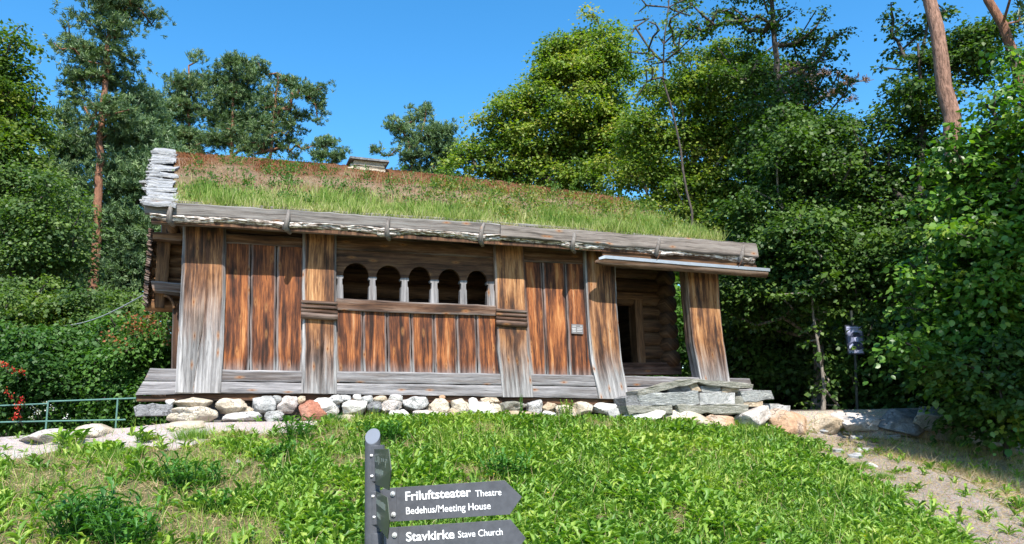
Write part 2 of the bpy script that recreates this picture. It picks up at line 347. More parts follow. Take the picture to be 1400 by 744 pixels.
def unit(a): return a/np.maximum(np.linalg.norm(a, axis=-1, keepdims=True), 1e-9)
def leaves(P, D, Nn, L, Wd, tpl, tint):
    T, Fs = TPL[tpl]; P = np.asarray(P); m = len(P); D = unit(D); Nn = unit(Nn-D*np.sum(Nn*D, -1, keepdims=True)); S = np.cross(D, Nn)
    L = np.broadcast_to(L, (m,)); Wd = np.broadcast_to(Wd, (m,))
    V = P[:, None]+D[:, None]*(T[None, :, 0:1]*L[:, None, None])+S[:, None]*(T[None, :, 1:2]*Wd[:, None, None])+Nn[:, None]*(T[None, :, 2:3]*L[:, None, None])
    off = (np.arange(m)*len(T))[:, None, None]; Fc = [(f[None]+off).reshape(-1, f.shape[1]) for f in Fs]
    tn = np.repeat(np.c_[tint, rng.random(m), rng.random(m)], len(T), 0)
    return V.reshape(-1, 3), Fc, tn
def merge(parts):
    V = []; Fd = {}; T = []; n = 0
    for v, fs, t in parts:
        for f in fs: Fd.setdefault(f.shape[1], []).append(f+n)
        V.append(v); T.append(t); n += len(v)
    return np.concatenate(V), [np.concatenate(x) for x in Fd.values()], np.concatenate(T)
def build_leaves(name, parts, mat, parent=None):
    V, Fc, T = merge(parts); return mesh_np(name, V, Fc, mat, parent, smooth=True, attrs=dict(tint=T))
def rdir(m, up=0.): v = rng.normal(size=(m, 3)); v[:, 2] += up; return unit(v)

# ---------------------------------------------------------------- trees
def tubes_np(segs, k=6):
    A = np.array([s[0] for s in segs]); B = np.array([s[1] for s in segs]); ra = np.array([s[2] for s in segs]); rb = np.array([s[3] for s in segs])
    t = unit(B-A); h = np.where(np.abs(t[:, 2:3]) > .95, np.array([[1., 0, 0]]), np.array([[0, 0, 1.]])); a = unit(np.cross(t, h)); b = np.cross(t, a)
    th = np.arange(k)*2*pi/k; ring = a[:, None]*np.cos(th)[None, :, None]+b[:, None]*np.sin(th)[None, :, None]
    V = np.concatenate([A[:, None]+ring*ra[:, None, None], B[:, None]+t[:, None]*(rb*.3)[:, None, None]+ring*rb[:, None, None]], 1)
    j = np.arange(k); f = np.stack([j, (j+1) % k, k+(j+1) % k, k+j], -1); off = (np.arange(len(A))*2*k)[:, None, None]
    return V.reshape(-1, 3), (f[None]+off).reshape(-1, 4)
def tree(name, label, cat, D, trunk, lobes, r0, leafm, bark, kind='broad', nc=90, per=260, size=.13, rc=.55, group=None, tmean=.45, tspread=.25, flat=.4, extra=None):
    """trunk: pixels bottom to top at depth D; lobes: (px, py, rx, ry[, depth shift]) of the crown; all turned into metres here"""
    tp = [at(x, y, D) for x, y in trunk]; base = tp[0].copy(); base[2] = gz(base[0], base[1])-.05
    if tp[0][2] < base[2]+.3: tp = tp[1:]
    tp = [base]+tp; e = empty(name, base); tag(e, label, cat, group)
    nodes = []; par = []
    for i in range(len(tp)-1):
        m = max(2, int(np.linalg.norm(tp[i+1]-tp[i])/.45))
        for q in range(m):
            p = tp[i]+(tp[i+1]-tp[i])*q/m+(rng.normal(0, .02, 3)*[1, 1, 0] if (i or q) else 0); nodes.append(p); par.append(len(nodes)-2)
    nodes.append(tp[-1]); par.append(len(nodes)-2); ntr = len(nodes)
    areas = np.array([l[2]*l[3] for l in lobes], float); areas /= areas.sum(); cl = []; crad = []
    for l, a in zip(lobes, areas):
        k = max(2, int(round(nc*a))); dsh = l[4] if len(l) > 4 else rng.normal(0, .3)
        c = at(l[0], l[1], D+dsh); sc = D/F; R = np.array([l[2]*sc, (l[2]+l[3])*.5*sc, l[3]*sc])
        v = rdir(k); rr = rng.random(k)**.55*rng.uniform(.85, 1.12, k)
        cl.append(c+v*R*rr[:, None]+rng.normal(0, .22 if kind == 'broad' and D > 12 else .08, (k, 3))); crad.append(np.full(k, min(rc, R.min()*.8)))
    cl = np.concatenate(cl); crad = np.concatenate(crad)*rng.uniform(.5, 1.35, len(cl))
    top = tp[-1]; order = np.argsort(np.min(np.linalg.norm(cl[:, None]-np.array(nodes)[None, ::3], axis=-1), 1))
    tipnode = []
    for i in order:
        c = cl[i]; A = np.array(nodes); dv = c-A; dist = np.linalg.norm(dv, axis=1)
        up = dv[:, 2]/np.maximum(dist, .01); cost = dist*(1+np.clip(.35-up, 0, 2)*(.9 if kind == 'broad' else .35))+(np.arange(len(A)) < ntr)*.1
        cost[:max(1, ntr//5)] += 2.; j = int(np.argmin(cost)); p0 = A[j]; last = j; m = max(1, int(dist[j]/.6))
        for q in range(1, m+1):
            t = q/m; p = p0+(c-p0)*t; p[2] += (.10 if kind == 'broad' else -.06)*dist[j]*sin(pi*t); p = p+(rng.normal(0, .05, 3) if q < m else 0)
            nodes.append(p); par.append(last); last = len(nodes)-1
        tipnode.append(last)
    cntn = np.zeros(len(nodes)); cntn[tipnode] = 1
    for i in range(len(nodes)-1, ntr-1, -1): cntn[par[i]] += cntn[i]
    L_ = np.linspace(r0, max(.015, r0*(.22 if kind == 'broad' else .2)), ntr)
    rad = np.where(np.arange(len(nodes)) < ntr, np.r_[L_, np.zeros(len(nodes)-ntr)], 0); rl = .011*np.maximum(cntn, 1)**.5+.004
    rad[ntr:] = np.minimum(rl[ntr:], r0*.6)
    nd = np.array(nodes)-base; segs = []
    for i in range(1, len(nodes)):
        p = par[i]; ra = min(rad[p], rad[i]*1.3) if i >= ntr else rad[p]*(1.5 if p == 0 else 1)
        segs.append((nd[p], nd[i], ra, rad[i]))
    V, Fc = tubes_np(segs, 8 if r0 > .12 else 6); mesh_np('trunk', V, [Fc], bark, e)
    parts = []; cc = cl-base
    cen = cc.mean(0)
    for c, r_ in zip(cc, crad):
        m = int(per*(r_/rc)**2); tm = np.clip(rng.normal(tmean, .17)+rng.normal(0, tspread*.6, m), 0, 1)
        if kind == 'pine':
            m = int(m*1.7); nt = max(4, m//14); tc_ = c+rng.normal(0, 1, (nt, 3))*[r_*.6, r_*.6, r_*.28]; td = unit(rdir(nt)*.7+unit(c-cen)*.3+np.array([0, 0, .6]))
            P = np.repeat(tc_, 14, 0)+rng.normal(0, size*.22, (nt*14, 3)); Dd = unit(np.repeat(td, 14, 0)+rng.normal(0, .55, (nt*14, 3)))
            tm = np.clip(np.repeat(rng.normal(tmean, tspread, nt), 14)+rng.normal(0, .1, nt*14), 0, 1)
            parts.append(leaves(P, Dd, rdir(nt*14), size*rng.uniform(.7, 1.3, nt*14), size*.2, 'needle', tm))
        else:
            q = rng.normal(0, 1, (m, 3))*[r_*.55, r_*.55, r_*.55*flat]; q[:, 2] -= .25*(q[:, 0]**2+q[:, 1]**2)/max(r_, .1)
            out = unit(q+np.array([0, 0, 1e-3])); Nn = unit(np.array([0, -.25, .8])+.5*out+rng.normal(0, .42, (m, 3)))
            Dd = unit(out*[1, 1, .2]+rng.normal(0, .5, (m, 3))+[0, 0, -.35])
            sz = size*rng.uniform(.45, 1.45, m); parts.append(leaves(c+q, Dd, Nn, sz, sz*.78, 'oval' if D < 12.5 else 'rh', tm))
    build_leaves('crown', parts, leafm, e); return e

# ================================================================ THE HOUSE
house = empty('log_house', O, YAW)
tag(house, 'dark timber log house with a grass roof and a row of small arches', 'house')
def LP(u, n, z): return np.array([u, -n, z])            # house-local coordinates
def resample(P, t):
    P = np.asarray(P, float); d = np.r_[0, np.cumsum(np.linalg.norm(np.diff(P, axis=0), axis=1))]; d /= d[-1]
    return np.stack([np.interp(t, d, P[:, i]) for i in range(P.shape[1])], 1)
def wob(t, step, amp, L):
    k = max(2, int(L/step)+2); return np.interp(t, np.linspace(0, 1, k), rng.normal(0, amp, k))
def board(name, A, B, n, th, mat, parent=None, grey=0., foot=0., head=0., edge=.5, ew=.022, cham=.008, dirt=0., uz=False, wobble=.003, horiz=False, foot_h=.5, crack=None):
    """A, B: the two long edges (pixel polylines, or (u,z) ones when uz) along the grain; front face n metres before the facade"""
    a = np.array(A if uz else [fl(x, y, n) for x, y in A]); b = np.array(B if uz else [fl(x, y, n) for x, y in B])
    L = np.linalg.norm(a[-1]-a[0]); wd = np.linalg.norm(a.mean(0)-b.mean(0)); nt = max(3, int(L/.08)); t = np.linspace(0, 1, nt+1)
    a = resample(a, t); b = resample(b, t)
    e = min(ew/wd, .2); sv = np.array([0, e*.5, e, e*1.35, .5, 1-e*1.35, 1-e, 1-e*.5, 1]); ns = len(sv)
    wa = wob(t, .18, wobble, L); wb = wob(t, .18, wobble, L); dr = unit(b-a); a = a+dr*wa[:, None]; b = b+dr*wb[:, None]
    SV = np.broadcast_to(sv, (len(t), ns)).copy(); cd = np.zeros((len(t), ns)); ewt = np.array([1, 1, .55, 0, 0, 0, .55, 1, 1])
    chv = np.array([cham, cham*.35, 0, 0, 0, 0, 0, cham*.35, cham])
    if crack:                                  # a real drying crack: (side at top, side at bottom, where it starts, half width, depth)
        c0, c1, ct, hw, cdep = crack; sc_ = c0+(c1-c0)*np.clip((t-ct)/(1-ct), 0, 1)+wob(t, .12, .012, L); op = np.clip((t-ct)/(1-ct)*3, 0, 1); op[t < ct] = 0
        mid = np.stack([sc_-hw/wd*(.3+op), sc_-hw/wd*.15, sc_+hw/wd*.15, sc_+hw/wd*(.3+op)], 1); SV = np.concatenate([SV[:, :4], mid, SV[:, 5:]], 1); ns = SV.shape[1]
        cd = np.zeros((len(t), ns)); cd[:, 5] = cd[:, 6] = op*cdep; ewt = np.r_[ewt[:4], 0, 0, 0, 0, ewt[5:]]; chv = np.r_[chv[:4], 0, 0, 0, 0, chv[5:]]
    P = a[:, None]*(1-SV)[..., None]+b[:, None]*SV[..., None]
    bulge = wob(t, .4, .004, L)[:, None]+rng.normal(0, .0015, (len(t), ns))
    dep = n+bulge-chv[None]-cd
    V1 = np.stack([P[..., 0], -dep, P[..., 1]], -1).reshape(-1, 3); V2 = V1.copy(); V2[:, 1] = -(n-th)
    seed = rng.random()*50; ac = SV*wd; al = np.broadcast_to((t*L)[:, None], (len(t), ns))
    gc1 = np.stack([ac+seed, al+seed*.37, np.full_like(ac, seed)], -1).reshape(-1, 3); gc2 = gc1.copy(); gc2[:, 2] += th
    g = grey+edge*ewt[None]*np.ones((len(t), 1))
    if not horiz:
        dist_bot = (1-t)*L if a[0, 1] > a[-1, 1] else t*L
        g = g+foot*np.clip(1-dist_bot/foot_h, 0, 1)[:, None]+head*np.clip(1-(L-dist_bot)/.5, 0, 1)[:, None]
    g = np.clip(g, 0, 1.2).reshape(-1); wx = np.stack([g, np.full_like(g, dirt), 0*g], -1)
    nv = len(V1); F1 = grid_faces(len(t), ns); F2 = F1[:, ::-1]+nv; nt1 = len(t)
    ring = [j for j in range(ns)]+[(i+1)*ns-1 for i in range(1, nt1)]+[(nt1-1)*ns+j for j in range(ns-2, -1, -1)]+[i*ns for i in range(nt1-2, 0, -1)]
    ring = np.array(ring); nx_ = np.roll(ring, -1); F3 = np.stack([ring, ring+nv, nx_+nv, nx_], -1)
    # separate verts for the rim keep its shading crisp
    V = np.r_[V1, V2, V1[ring], V2[ring]]; k = len(ring); i0 = 2*nv+np.arange(k); i1 = 2*nv+k+np.arange(k)
    F3 = np.stack([i0, i1, np.roll(i1, -1), np.roll(i0, -1)], -1)
    gc = np.r_[gc1, gc2, gc1[ring], gc2[ring]]; wxx = np.r_[wx, wx, wx[ring], wx[ring]]
    return mesh_np(name, V, [F1, F2, F3], mat, parent or house, smooth=True, attrs=dict(gc=gc, wx=wxx))
def ubox(name, u0, u1, n0, n1, z0, z1, mat, parent=None, axis_='u', grey=0, dirt=0, bevel=.006):
    m = MB(); c = [(u0+u1)/2, -(n0+n1)/2, (z0+z1)/2]; h = [abs(u1-u0)/2, abs(n1-n0)/2, abs(z1-z0)/2]; m.box(c, h)
    V = m.V[0]; sd = rng.random()*40; o = {'u': (2, 0, 1), 'z': (0, 2, 1), 'n': (0, 1, 2)}[axis_]
    gc = np.stack([V[:, o[0]]+V[:, o[2]]+sd, V[:, o[1]], V[:, o[2]]*0+sd], -1)
    return m.build(name, mat, parent or house, bevel=bevel, attrs=dict(gc=gc, wx=np.tile([grey, dirt, 0], (8, 1))))

# --- sills: two tiers, running the whole front
board('sill_beam', [(205, 503.5), (303, 505.5), (560, 509), (810, 513), (1025, 517.5)], [(197, 520), (303, 521), (560, 524), (810, 528), (1028, 528)], .045, .2, W_SILL, grey=.75, edge=.2, horiz=True, dirt=.1)
board('sill_beam', [(196, 521.2), (303, 522.2), (560, 525.2), (810, 529.2), (1028, 529)], [(184.5, 540), (303, 537.5), (560, 540), (810, 544.5), (1032, 547)], .05, .22, W_SILL, grey=.85, edge=.25, horiz=True)
board('base_beam', [(186, 541), (303, 538.5), (560, 541), (810, 545.5), (1020, 548)], [(187, 549), (303, 547.5), (560, 549), (810, 555), (1020, 557)], -.01, .3, W_BEAM, grey=.15, edge=.1, horiz=True, dirt=.25)
ubox('foundation_fill', .02, 8.9, -.22, -.6, -.75, -.06, ST['dark'])  # dark fill added behind the stones so their gaps read dark
ubox('cross_beam', -.30, -.12, .02, -1.2, -.02, .14, W_BEAM, axis_='n', grey=.2)
# --- posts
def reeds(px0, px1, rows, n, parent):
    for yl, yr, r_ in rows:
        a = fl(px0, yl, n); b = fl(px1, yr, n); m = MB(); k = 9
        pts = [LP(a[0]+(b[0]-a[0])*i/k, n-.005, a[1]+(b[1]-a[1])*i/k) for i in range(k+1)]; m.tube(pts, r_*F2M, 10); V = m.V[0]
        sd = rng.random()*30; m.build('moulding', W_BEAM, parent, smooth=True, attrs=dict(gc=np.stack([V[:, 2]+sd, V[:, 0], V[:, 1]*0+sd], -1), wx=np.tile([.35, .1, 0], (len(V), 1))))
F2M = 10.8/F
board('post', [(250, 306), (249, 340), (245, 430), (239, 536.5)], [(309, 308), (308, 400), (306, 470), (302, 537.5)], .085, .13, W_POST, grey=.12, foot=.95, edge=.6, ew=.045, cham=.03, foot_h=1.75, crack=(.55, .38, .52, .010, .05))
p2 = board('post', [(414, 315), (413.5, 440), (412.5, 537.5)], [(460, 319), (460.3, 440), (461, 538.5)], .085, .13, W_POST, grey=.02, foot=.8, edge=.7, ew=.04, cham=.022, foot_h=1.1, crack=(.6, .64, .7, .005, .03))
p3 = board('post', [(675.5, 334), (679, 420), (680.5, 475), (688.5, 543)], [(716.5, 336), (720, 420), (723, 475), (730, 543)], .085, .13, W_POST, grey=.03, foot=.85, edge=.4, ew=.03, cham=.014, foot_h=1.15, crack=(.5, .6, .66, .007, .04))
board('post', [(799, 342), (804, 440), (809, 495), (820, 545)], [(841, 345), (845.5, 440), (851, 495), (861, 546)], .09, .17, W_POST, grey=.15, foot=.95, edge=.7, ew=.03, cham=.014, foot_h=.9)
board('post', [(939, 366), (942, 412), (948.5, 470), (958.5, 521)], [(982, 367), (984.5, 415), (989.5, 465), (999, 522)], .09, .25, W_POST, grey=.05, foot=.7, edge=.35, ew=.022, cham=.012, foot_h=.8, crack=(.45, .6, .6, .007, .04))
reeds(411.5, 461.5, [(412.5, 415, 2.6), (418.5, 421.5, 2.6), (424.5, 427.5, 2.6), (431, 434.5, 4.6)], .105, p2)
reeds(678.5, 720.5, [(424, 426.5, 2.6), (429.5, 432, 2.6), (435, 437.5, 2.6), (441.5, 444.5, 4.8)], .105, p3)
# --- infill planks
def lerp(a, b, t): return a+(b-a)*t
def infill(xs_top, xs_bot, ytop, ybot, n, **k):
    m = len(xs_top)
    for i in range(m-1):
        def yt(x): return np.interp(x, [xs_top[0], xs_top[-1]], ytop)
        def yb(x): return np.interp(x, [xs_bot[0], xs_bot[-1]], ybot)
        g = 0.6
        A = [(xs_top[i]+g, yt(xs_top[i])), (xs_bot[i]+g, yb(xs_bot[i]))]; B = [(xs_top[i+1]-g, yt(xs_top[i+1])), (xs_bot[i+1]-g, yb(xs_bot[i+1]))]
        board('wall_plank', A, B, n-rng.uniform(0, .012), .05, W_ORANGE, grey=rng.uniform(.0, .1), edge=.5, foot=.5, foot_h=.25, ew=.03, cham=.018, **k)
infill([307, 343, 378.5, 416], [301, 341, 377, 414], (329, 339), (507.5, 509.5), 0)
infill([459, 496, 529, 562, 593, 624, 651, 681], [459, 497, 530, 564, 594.5, 626, 654, 689], (421, 431), (509.5, 513.5), 0)
infill([714, 741, 772, 803], [726, 748, 779, 812], (356, 362), (514, 515.5), 0)
# --- rail, lintels and arch board
board('rail', [(460, 407.5), (568, 413), (679, 418)], [(460, 423.5), (568, 428), (681, 431.7)], .045, .12, W_BEAM, grey=.3, edge=.2, horiz=True)
for x0, x1, rows in ((308, 414.5, ((309, 316, 318, 324), (319, 325, 332, 338.5))), (459, 677, ((321, 336, 341, 353),)), (715, 800, ((336, 344, 357.5, 361.5),))):
    for yl, yr, yl2, yr2 in rows:
        board('lintel_beam', [(x0, yl), (x1, yr)], [(x0, yl2), (x1, yr2)], .02 if yl > 318 else -.03, .14, W_BEAM, grey=.18, edge=.25, horiz=True)
A_ = [(468.7, 504.5, 359.6, 377.), (514.3, 548, 363, 379.), (558.4, 589, 364.6, 382.), (599, 629.5, 368, 384.5), (638, 666.4, 370, 386)]
xs = np.linspace(460, 677, 150); top = np.interp(xs, [460, 677], [341.5, 353.5]); bot = np.interp(xs, [460, 677], [379, 389])
for a0, a1, ty, sy in A_:
    c_ = (a0+a1)/2; r_ = (a1-a0)/2; k = np.abs(xs-c_) < r_; e_ = np.sqrt(np.clip(1-((xs-c_)/r_)**2, 0, 1)); bot = np.where(k, sy-(sy-ty)*e_, bot)
m = MB(); Tt = np.array([fl(x, y, -.01) for x, y in zip(xs, top)]); Bb = np.array([fl(x, y, -.01) for x, y in zip(xs, bot)])
k = len(xs); V = []
for dd in (.01, .075):
    V += [[p[0], dd, p[1]] for p in Tt]+[[p[0], dd, p[1]] for p in Bb]
Fc = []
for i in range(k-1): Fc += [(i, i+1, k+i+1, k+i), (2*k+i, 3*k+i, 3*k+i+1, 2*k+i+1), (k+i, k+i+1, 3*k+i+1, 3*k+i), (i, 2*k+i, 2*k+i+1, i+1)]
V = np.array(V); m.add(V, Fc)
m.build('arch_board', W_BEAM, house, attrs=dict(gc=np.stack([V[:, 2]+3, V[:, 0], V[:, 1]*0+5], -1), wx=np.tile([.12, .15, 0], (len(V), 1))))
cols = [(460.5, 469, 380.5), (504.5, 514.5, 382.5), (548, 558.5, 384), (589, 599.3, 386.5), (629.5, 638.2, 387.5), (666.2, 676.5, 389)]
for x0, x1, yc in cols:
    c_ = (x0+x1)/2; h = (x1-x0)/2 if x0 not in (460.5, 666.2) else (x1-x0)/2
    yb = np.interp(c_, [460, 677], [408, 418.5]); prof = [(yc-4, 1.02), (yc-2.6, 1.15), (yc, 1.1), (yc+.6, .74), (yc+8, .78), (yc+9.5, 1.0), (yb+1, 1.12)]
    V = []; Fc = []
    for y, q in prof:
        a = fl(c_-h*q, y, .015); b = fl(c_+h*q, y, .015); d = .05*q
        V += [(a[0], -.015, a[1]), (b[0], -.015, b[1]), (b[0], -.015+2*d, b[1]), (a[0], -.015+2*d, a[1])]
    for i in range(len(prof)-1):
        for j in range(4): Fc.append((4*i+j, 4*i+(j+1) % 4, 4*i+4+(j+1) % 4, 4*i+4+j))
    Fc += [(0, 1, 2, 3), tuple(range(4*len(prof)-4, 4*len(prof)))]; V = np.array(V); sd = rng.random()*20; m = MB(); m.add(V, Fc)
    m.build('colonnette', W_SILL, house, bevel=.003, attrs=dict(gc=np.stack([V[:, 0]+sd, V[:, 2], V[:, 1]*0+sd], -1), wx=np.tile([.8, .05, 0], (len(V), 1))))
# --- inner log wall behind the gallery, with notched corner and door
def log(name, p0, p1, r_, mat, parent=None, grey=.1, dirt=.2, squash=1.15, k=10):
    m = MB(); n_ = max(3, int(np.linalg.norm(np.array(p1)-p0)/.35)); pts = [np.array(p0, float)+(np.array(p1, float)-p0)*i/n_+rng.normal(0, .004, 3) for i in range(n_+1)]
    m.tube(pts, [r_*(1+rng.normal(0, .015)) for _ in pts], k); V = m.V[0]; cz = pts[0][2]; V[:, 2] = cz+(V[:, 2]-cz)*squash
    ax = np.argmax(np.abs(np.array(p1)-p0)); sd = rng.random()*30; ot = [i for i in range(3) if i != ax]
    return m.build(name, mat, parent or house, smooth=True, attrs=dict(gc=np.stack([V[:, ot[0]]+V[:, ot[1]]+sd, V[:, ax], 0*V[:, 0]+sd], -1), wx=np.tile([grey, dirt, 0], (len(V), 1))))
NI = -1.15
uc = fl(905, 440, NI)[0]; dl, dr = fl(846, 450, NI)[0]-.35, fl(866, 450, NI)[0]; zt_ = fl(850, 412, NI)[1]; zf = fl(870, 497, NI)[1]
hz = .255; z0 = zf-.06; nl = 11
for i in range(nl):
    z = z0+hz*(i+.5)-.12
    if zf-.1 < z < zt_: 
        log('wall_log', LP(.1, NI, z), LP(dl, NI, z), hz*.5, W_DARK); log('wall_log', LP(dr+.1, NI, z), LP(uc+.16, NI, z), hz*.5, W_LOG, dirt=.6)  # dirt value simply sets how dark the inner logs are
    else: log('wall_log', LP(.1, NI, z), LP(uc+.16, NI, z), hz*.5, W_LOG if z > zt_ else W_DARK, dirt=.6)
    log('wall_log', LP(uc, NI+.36, z+hz*.5), LP(uc, -3.0, z+hz*.5), hz*.53, W_LOG, dirt=.7)
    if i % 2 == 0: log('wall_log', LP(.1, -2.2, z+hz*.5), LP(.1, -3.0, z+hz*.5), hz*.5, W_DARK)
ubox('door_jamb', dr-.02, dr+.15, NI+.14, NI-.12, zf, zt_+.02, W_LOG, axis_='z', grey=.15, dirt=.1)
ubox('door_lintel', dl-.1, dr+.17, NI+.15, NI-.12, zt_+.02, zt_+.14, W_LOG, dirt=.2)
ubox('threshold', dl-.1, uc+.2, NI+.26, NI-.1, zf-.22, zf-.005, W_BEAM, grey=.35)
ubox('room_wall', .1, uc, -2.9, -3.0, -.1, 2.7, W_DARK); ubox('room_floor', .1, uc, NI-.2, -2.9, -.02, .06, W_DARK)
ubox('gallery_floor', 0, 9.0, -.17, NI+.02, .0, .12, W_BEAM, grey=.3)
# --- left end: the loft that juts out behind the corner post
def lfl(x, y, n): return fl(x, y, n)
NB = -.75
for i, y in enumerate(np.arange(326, 421, 15.2)):
    a = fl(207, y, NB); b = fl(250, y+1, NB); sh = min(.0, 0)+(-.004*i)
    xo = -0.012*i; log('loft_log', LP(a[0]+xo, NB, a[1]), LP(b[0]+.3, NB, b[1]), .085, W_LOG, grey=0, dirt=0)
def pboard(name, pts, n, th, mat, **k): return board(name, [pts[0], pts[3]], [pts[1], pts[2]], n, th, mat, **k)
pboard('loft_brace', [(215, 329), (233, 329), (229, 388), (212, 387)], NB+.22, .07, W_LOG, grey=.0, edge=.15)
pboard('loft_brace', [(213, 399), (226, 399), (224, 421), (211, 420)], NB+.22, .07, W_LOG, grey=.0, edge=.15)
board('loft_beam', [(209, 317), (250, 319)], [(209, 326), (250, 329)], NB+.42, .35, W_LOG, grey=.1, edge=.2, horiz=True)
board('loft_shelf', [(206, 384), (250, 387)], [(209, 397), (250, 400)], NB+.45, .35, W_BEAM, grey=.35, edge=.3, horiz=True)
a = fl(236, 311, NB+.4); log('beam_end', LP(a[0], NB+.45, a[1]), LP(a[0], NB-.6, a[1]), .085, W_LOG, dirt=.2)
pboard('loft_brace', [(220, 303), (229, 303), (229, 319), (220, 319)], NB+.3, .1, W_LOG)
pboard('corner_post', [(236, 415), (248, 415), (248, 505), (234, 505)], NB+.3, .2, W_BEAM, dirt=.5)
# curved bracket
m = MB(); pts = []
for t in np.linspace(0, pi/2, 9):
    q = fl(224+14*sin(t), 404+18*(1-cos(t)), NB+.35); pts.append(LP(q[0], NB+.35, q[1]))
m.tube(pts, .022, 8); V = m.V[0]; m.build('loft_bracket', W_LOG, house, smooth=True, attrs=dict(gc=V.copy(), wx=np.zeros((len(V), 3))))
# birch-bark edge hanging down the loft corner
m = MB()
for i in range(34):
    y = 318+i*3.05; x = np.interp(y, [318, 420], [208.5, 199.5]); q = fl(x, y, NB+.1)
    m.box(LP(q[0]+rng.normal(0, .008), NB+.1+rng.normal(0, .03), q[1]), [.032, .20, .011], Matrix.Rotation(rng.normal(.35, .15), 3, 'Y'))
V = np.concatenate(m.V); m.build('bark_edge', W_BEAM, house, attrs=dict(gc=V.copy(), wx=np.tile([.4, 0, 0], (len(V), 1))))

# ---------------------------------------------------------------- roof
RL = dict(eL=(-.14, .42, 2.585), eR=(8.86, .42, 2.50), rL=(-.47, -3.2, 4.58), rR=(8.86, -3.2, 4.40))
def roofP(u01, s, lift=0):
    u01 = np.asarray(u01, float); s = np.asarray(s, float); A = [np.array(RL[k]) for k in ('eL', 'eR', 'rL', 'rR')]
    P = (A[0]*(1-u01)[..., None]+A[1]*u01[..., None])*(1-s)[..., None]+(A[2]*(1-u01)[..., None]+A[3]*u01[..., None])*s[..., None]
    P[..., 2] += lift+.10*np.sin(pi*np.clip(u01, 0, 1))*s
    return np.stack([P[..., 0], -P[..., 1], P[..., 2]], -1)
sR = NT('roof_turf'); tc = sR.n('TexCoord').outputs['Object']; rs = sR.n('SeparateColor'); sR.put(rs.inputs[0], sR.attr('mask').outputs['Color'])
n1 = sR.noise(tc, 1.1, 5, .65); n2 = sR.noise(tc, 22, 5, .7); n3 = sR.noise(tc, 90, 3, .7)
f = sR.math('ADD', rs.outputs[0], sR.math('MULTIPLY', sR.math('SUBTRACT', n1, .5), .9))
c = sR.ramp(f, [(.15, (.16, .17, .05)), (.38, (.17, .13, .06)), (.52, (.24, .17, .11)), (.68, (.20, .12, .07)), (.8, (.15, .07, .03))])
c = sR.mix(.7, c, sR.ramp(n2, [(.3, .35), (.7, .9)]), 'OVERLAY'); sR.color(c); sR.bump(sR.math('ADD', n2, sR.math('MULTIPLY', n3, .6)), 1., .05); TURF = sR.m
nu, nsn = 200, 60; UU, SS = np.meshgrid(np.linspace(0, 1, nu), np.linspace(0, 1, nsn)); Pt = roofP(UU, SS)
lump = np.array([[mn.noise(Vector((u*14, s_*6, 1)))*.05+mn.noise(Vector((u*50, s_*20, 4)))*.025 for u in UU[0]] for s_ in SS[:, 0]]); Pt[..., 2] += lump+.02
UB, SB = UU, SS[::-1]; Pb = Pt.copy(); 
back = roofP(UU, np.ones_like(SS)); back[..., 1] += SS*3.6; back[..., 2] -= SS*1.85-.02
V = np.concatenate([Pt.reshape(-1, 3), back.reshape(-1, 3)]); fr = grid_faces(nsn, nu)
under = V.copy(); under[:, 2] -= .20
ms = np.c_[np.r_[SS.ravel(), np.ones(SS.size)], np.zeros(2*SS.size), np.zeros(2*SS.size)]
nV = len(V); def_l = np.array([j*nu for j in range(nsn)]); def_r = def_l+nu-1; fr0 = np.arange(nu)
def strip(ix): return np.stack([ix[:-1], ix[1:], ix[1:]+nV, ix[:-1]+nV], -1)
Fall = [fr, fr+nsn*nu, (fr+nV)[:, ::-1], (fr+nsn*nu+nV)[:, ::-1], strip(def_l), strip(def_r), strip(fr0), strip(def_l+nsn*nu), strip(def_r+nsn*nu), strip(fr0+(2*nsn-1)*nu)]
roof = mesh_np('roof', np.r_[V, under], [np.concatenate(Fall)], TURF, house, attrs=dict(mask=np.r_[ms, ms]))
# boards under the turf
m = MB()
for s_, sgn in ((0, 1), (1, 1)):
    pass
dk = []
for u0, u1 in ((-.03, 1.0),):
    a = roofP(np.array([u0, u1, u1, u0]), np.array([-.015, -.015, 1, 1]), -.19); m.poly(a, [0, 0, -.05])
    b = a[[3, 2, 2, 3]].copy(); b[2:, 1] += 3.6; b[2:, 2] -= 1.85; m.poly(b, [0, 0, -.05])
V = np.concatenate(m.V); m.build('roof_boards', W_BEAM, house, attrs=dict(gc=np.stack([V[:, 0], V[:, 1], V[:, 2]*0+3], -1), wx=np.tile([.1, .2, 0], (len(V), 1))))
# gable boards at the right end, rafter plate over the posts
board('wall_plate', [(246, 300), (690, 327), (1000, 350)], [(246, 306), (690, 333.5), (1000, 356)], .12, .25, W_BEAM, grey=.15, edge=.2, horiz=True)
board('lintel_beam', [(840, 355), (1000, 362)], [(840, 363), (968, 371)], .02, .18, W_LOG, grey=.25, edge=.2, horiz=True)
for uu in np.linspace(.4, 8.8, 11):
    a = roofP(np.array([(uu+.2)/9.]), np.array([.09]), -.31)[0]; b = roofP(np.array([(uu+.2)/9.]), np.array([.98]), -.31)[0]; log('rafter', a, b, .055, W_LOG, dirt=.2)
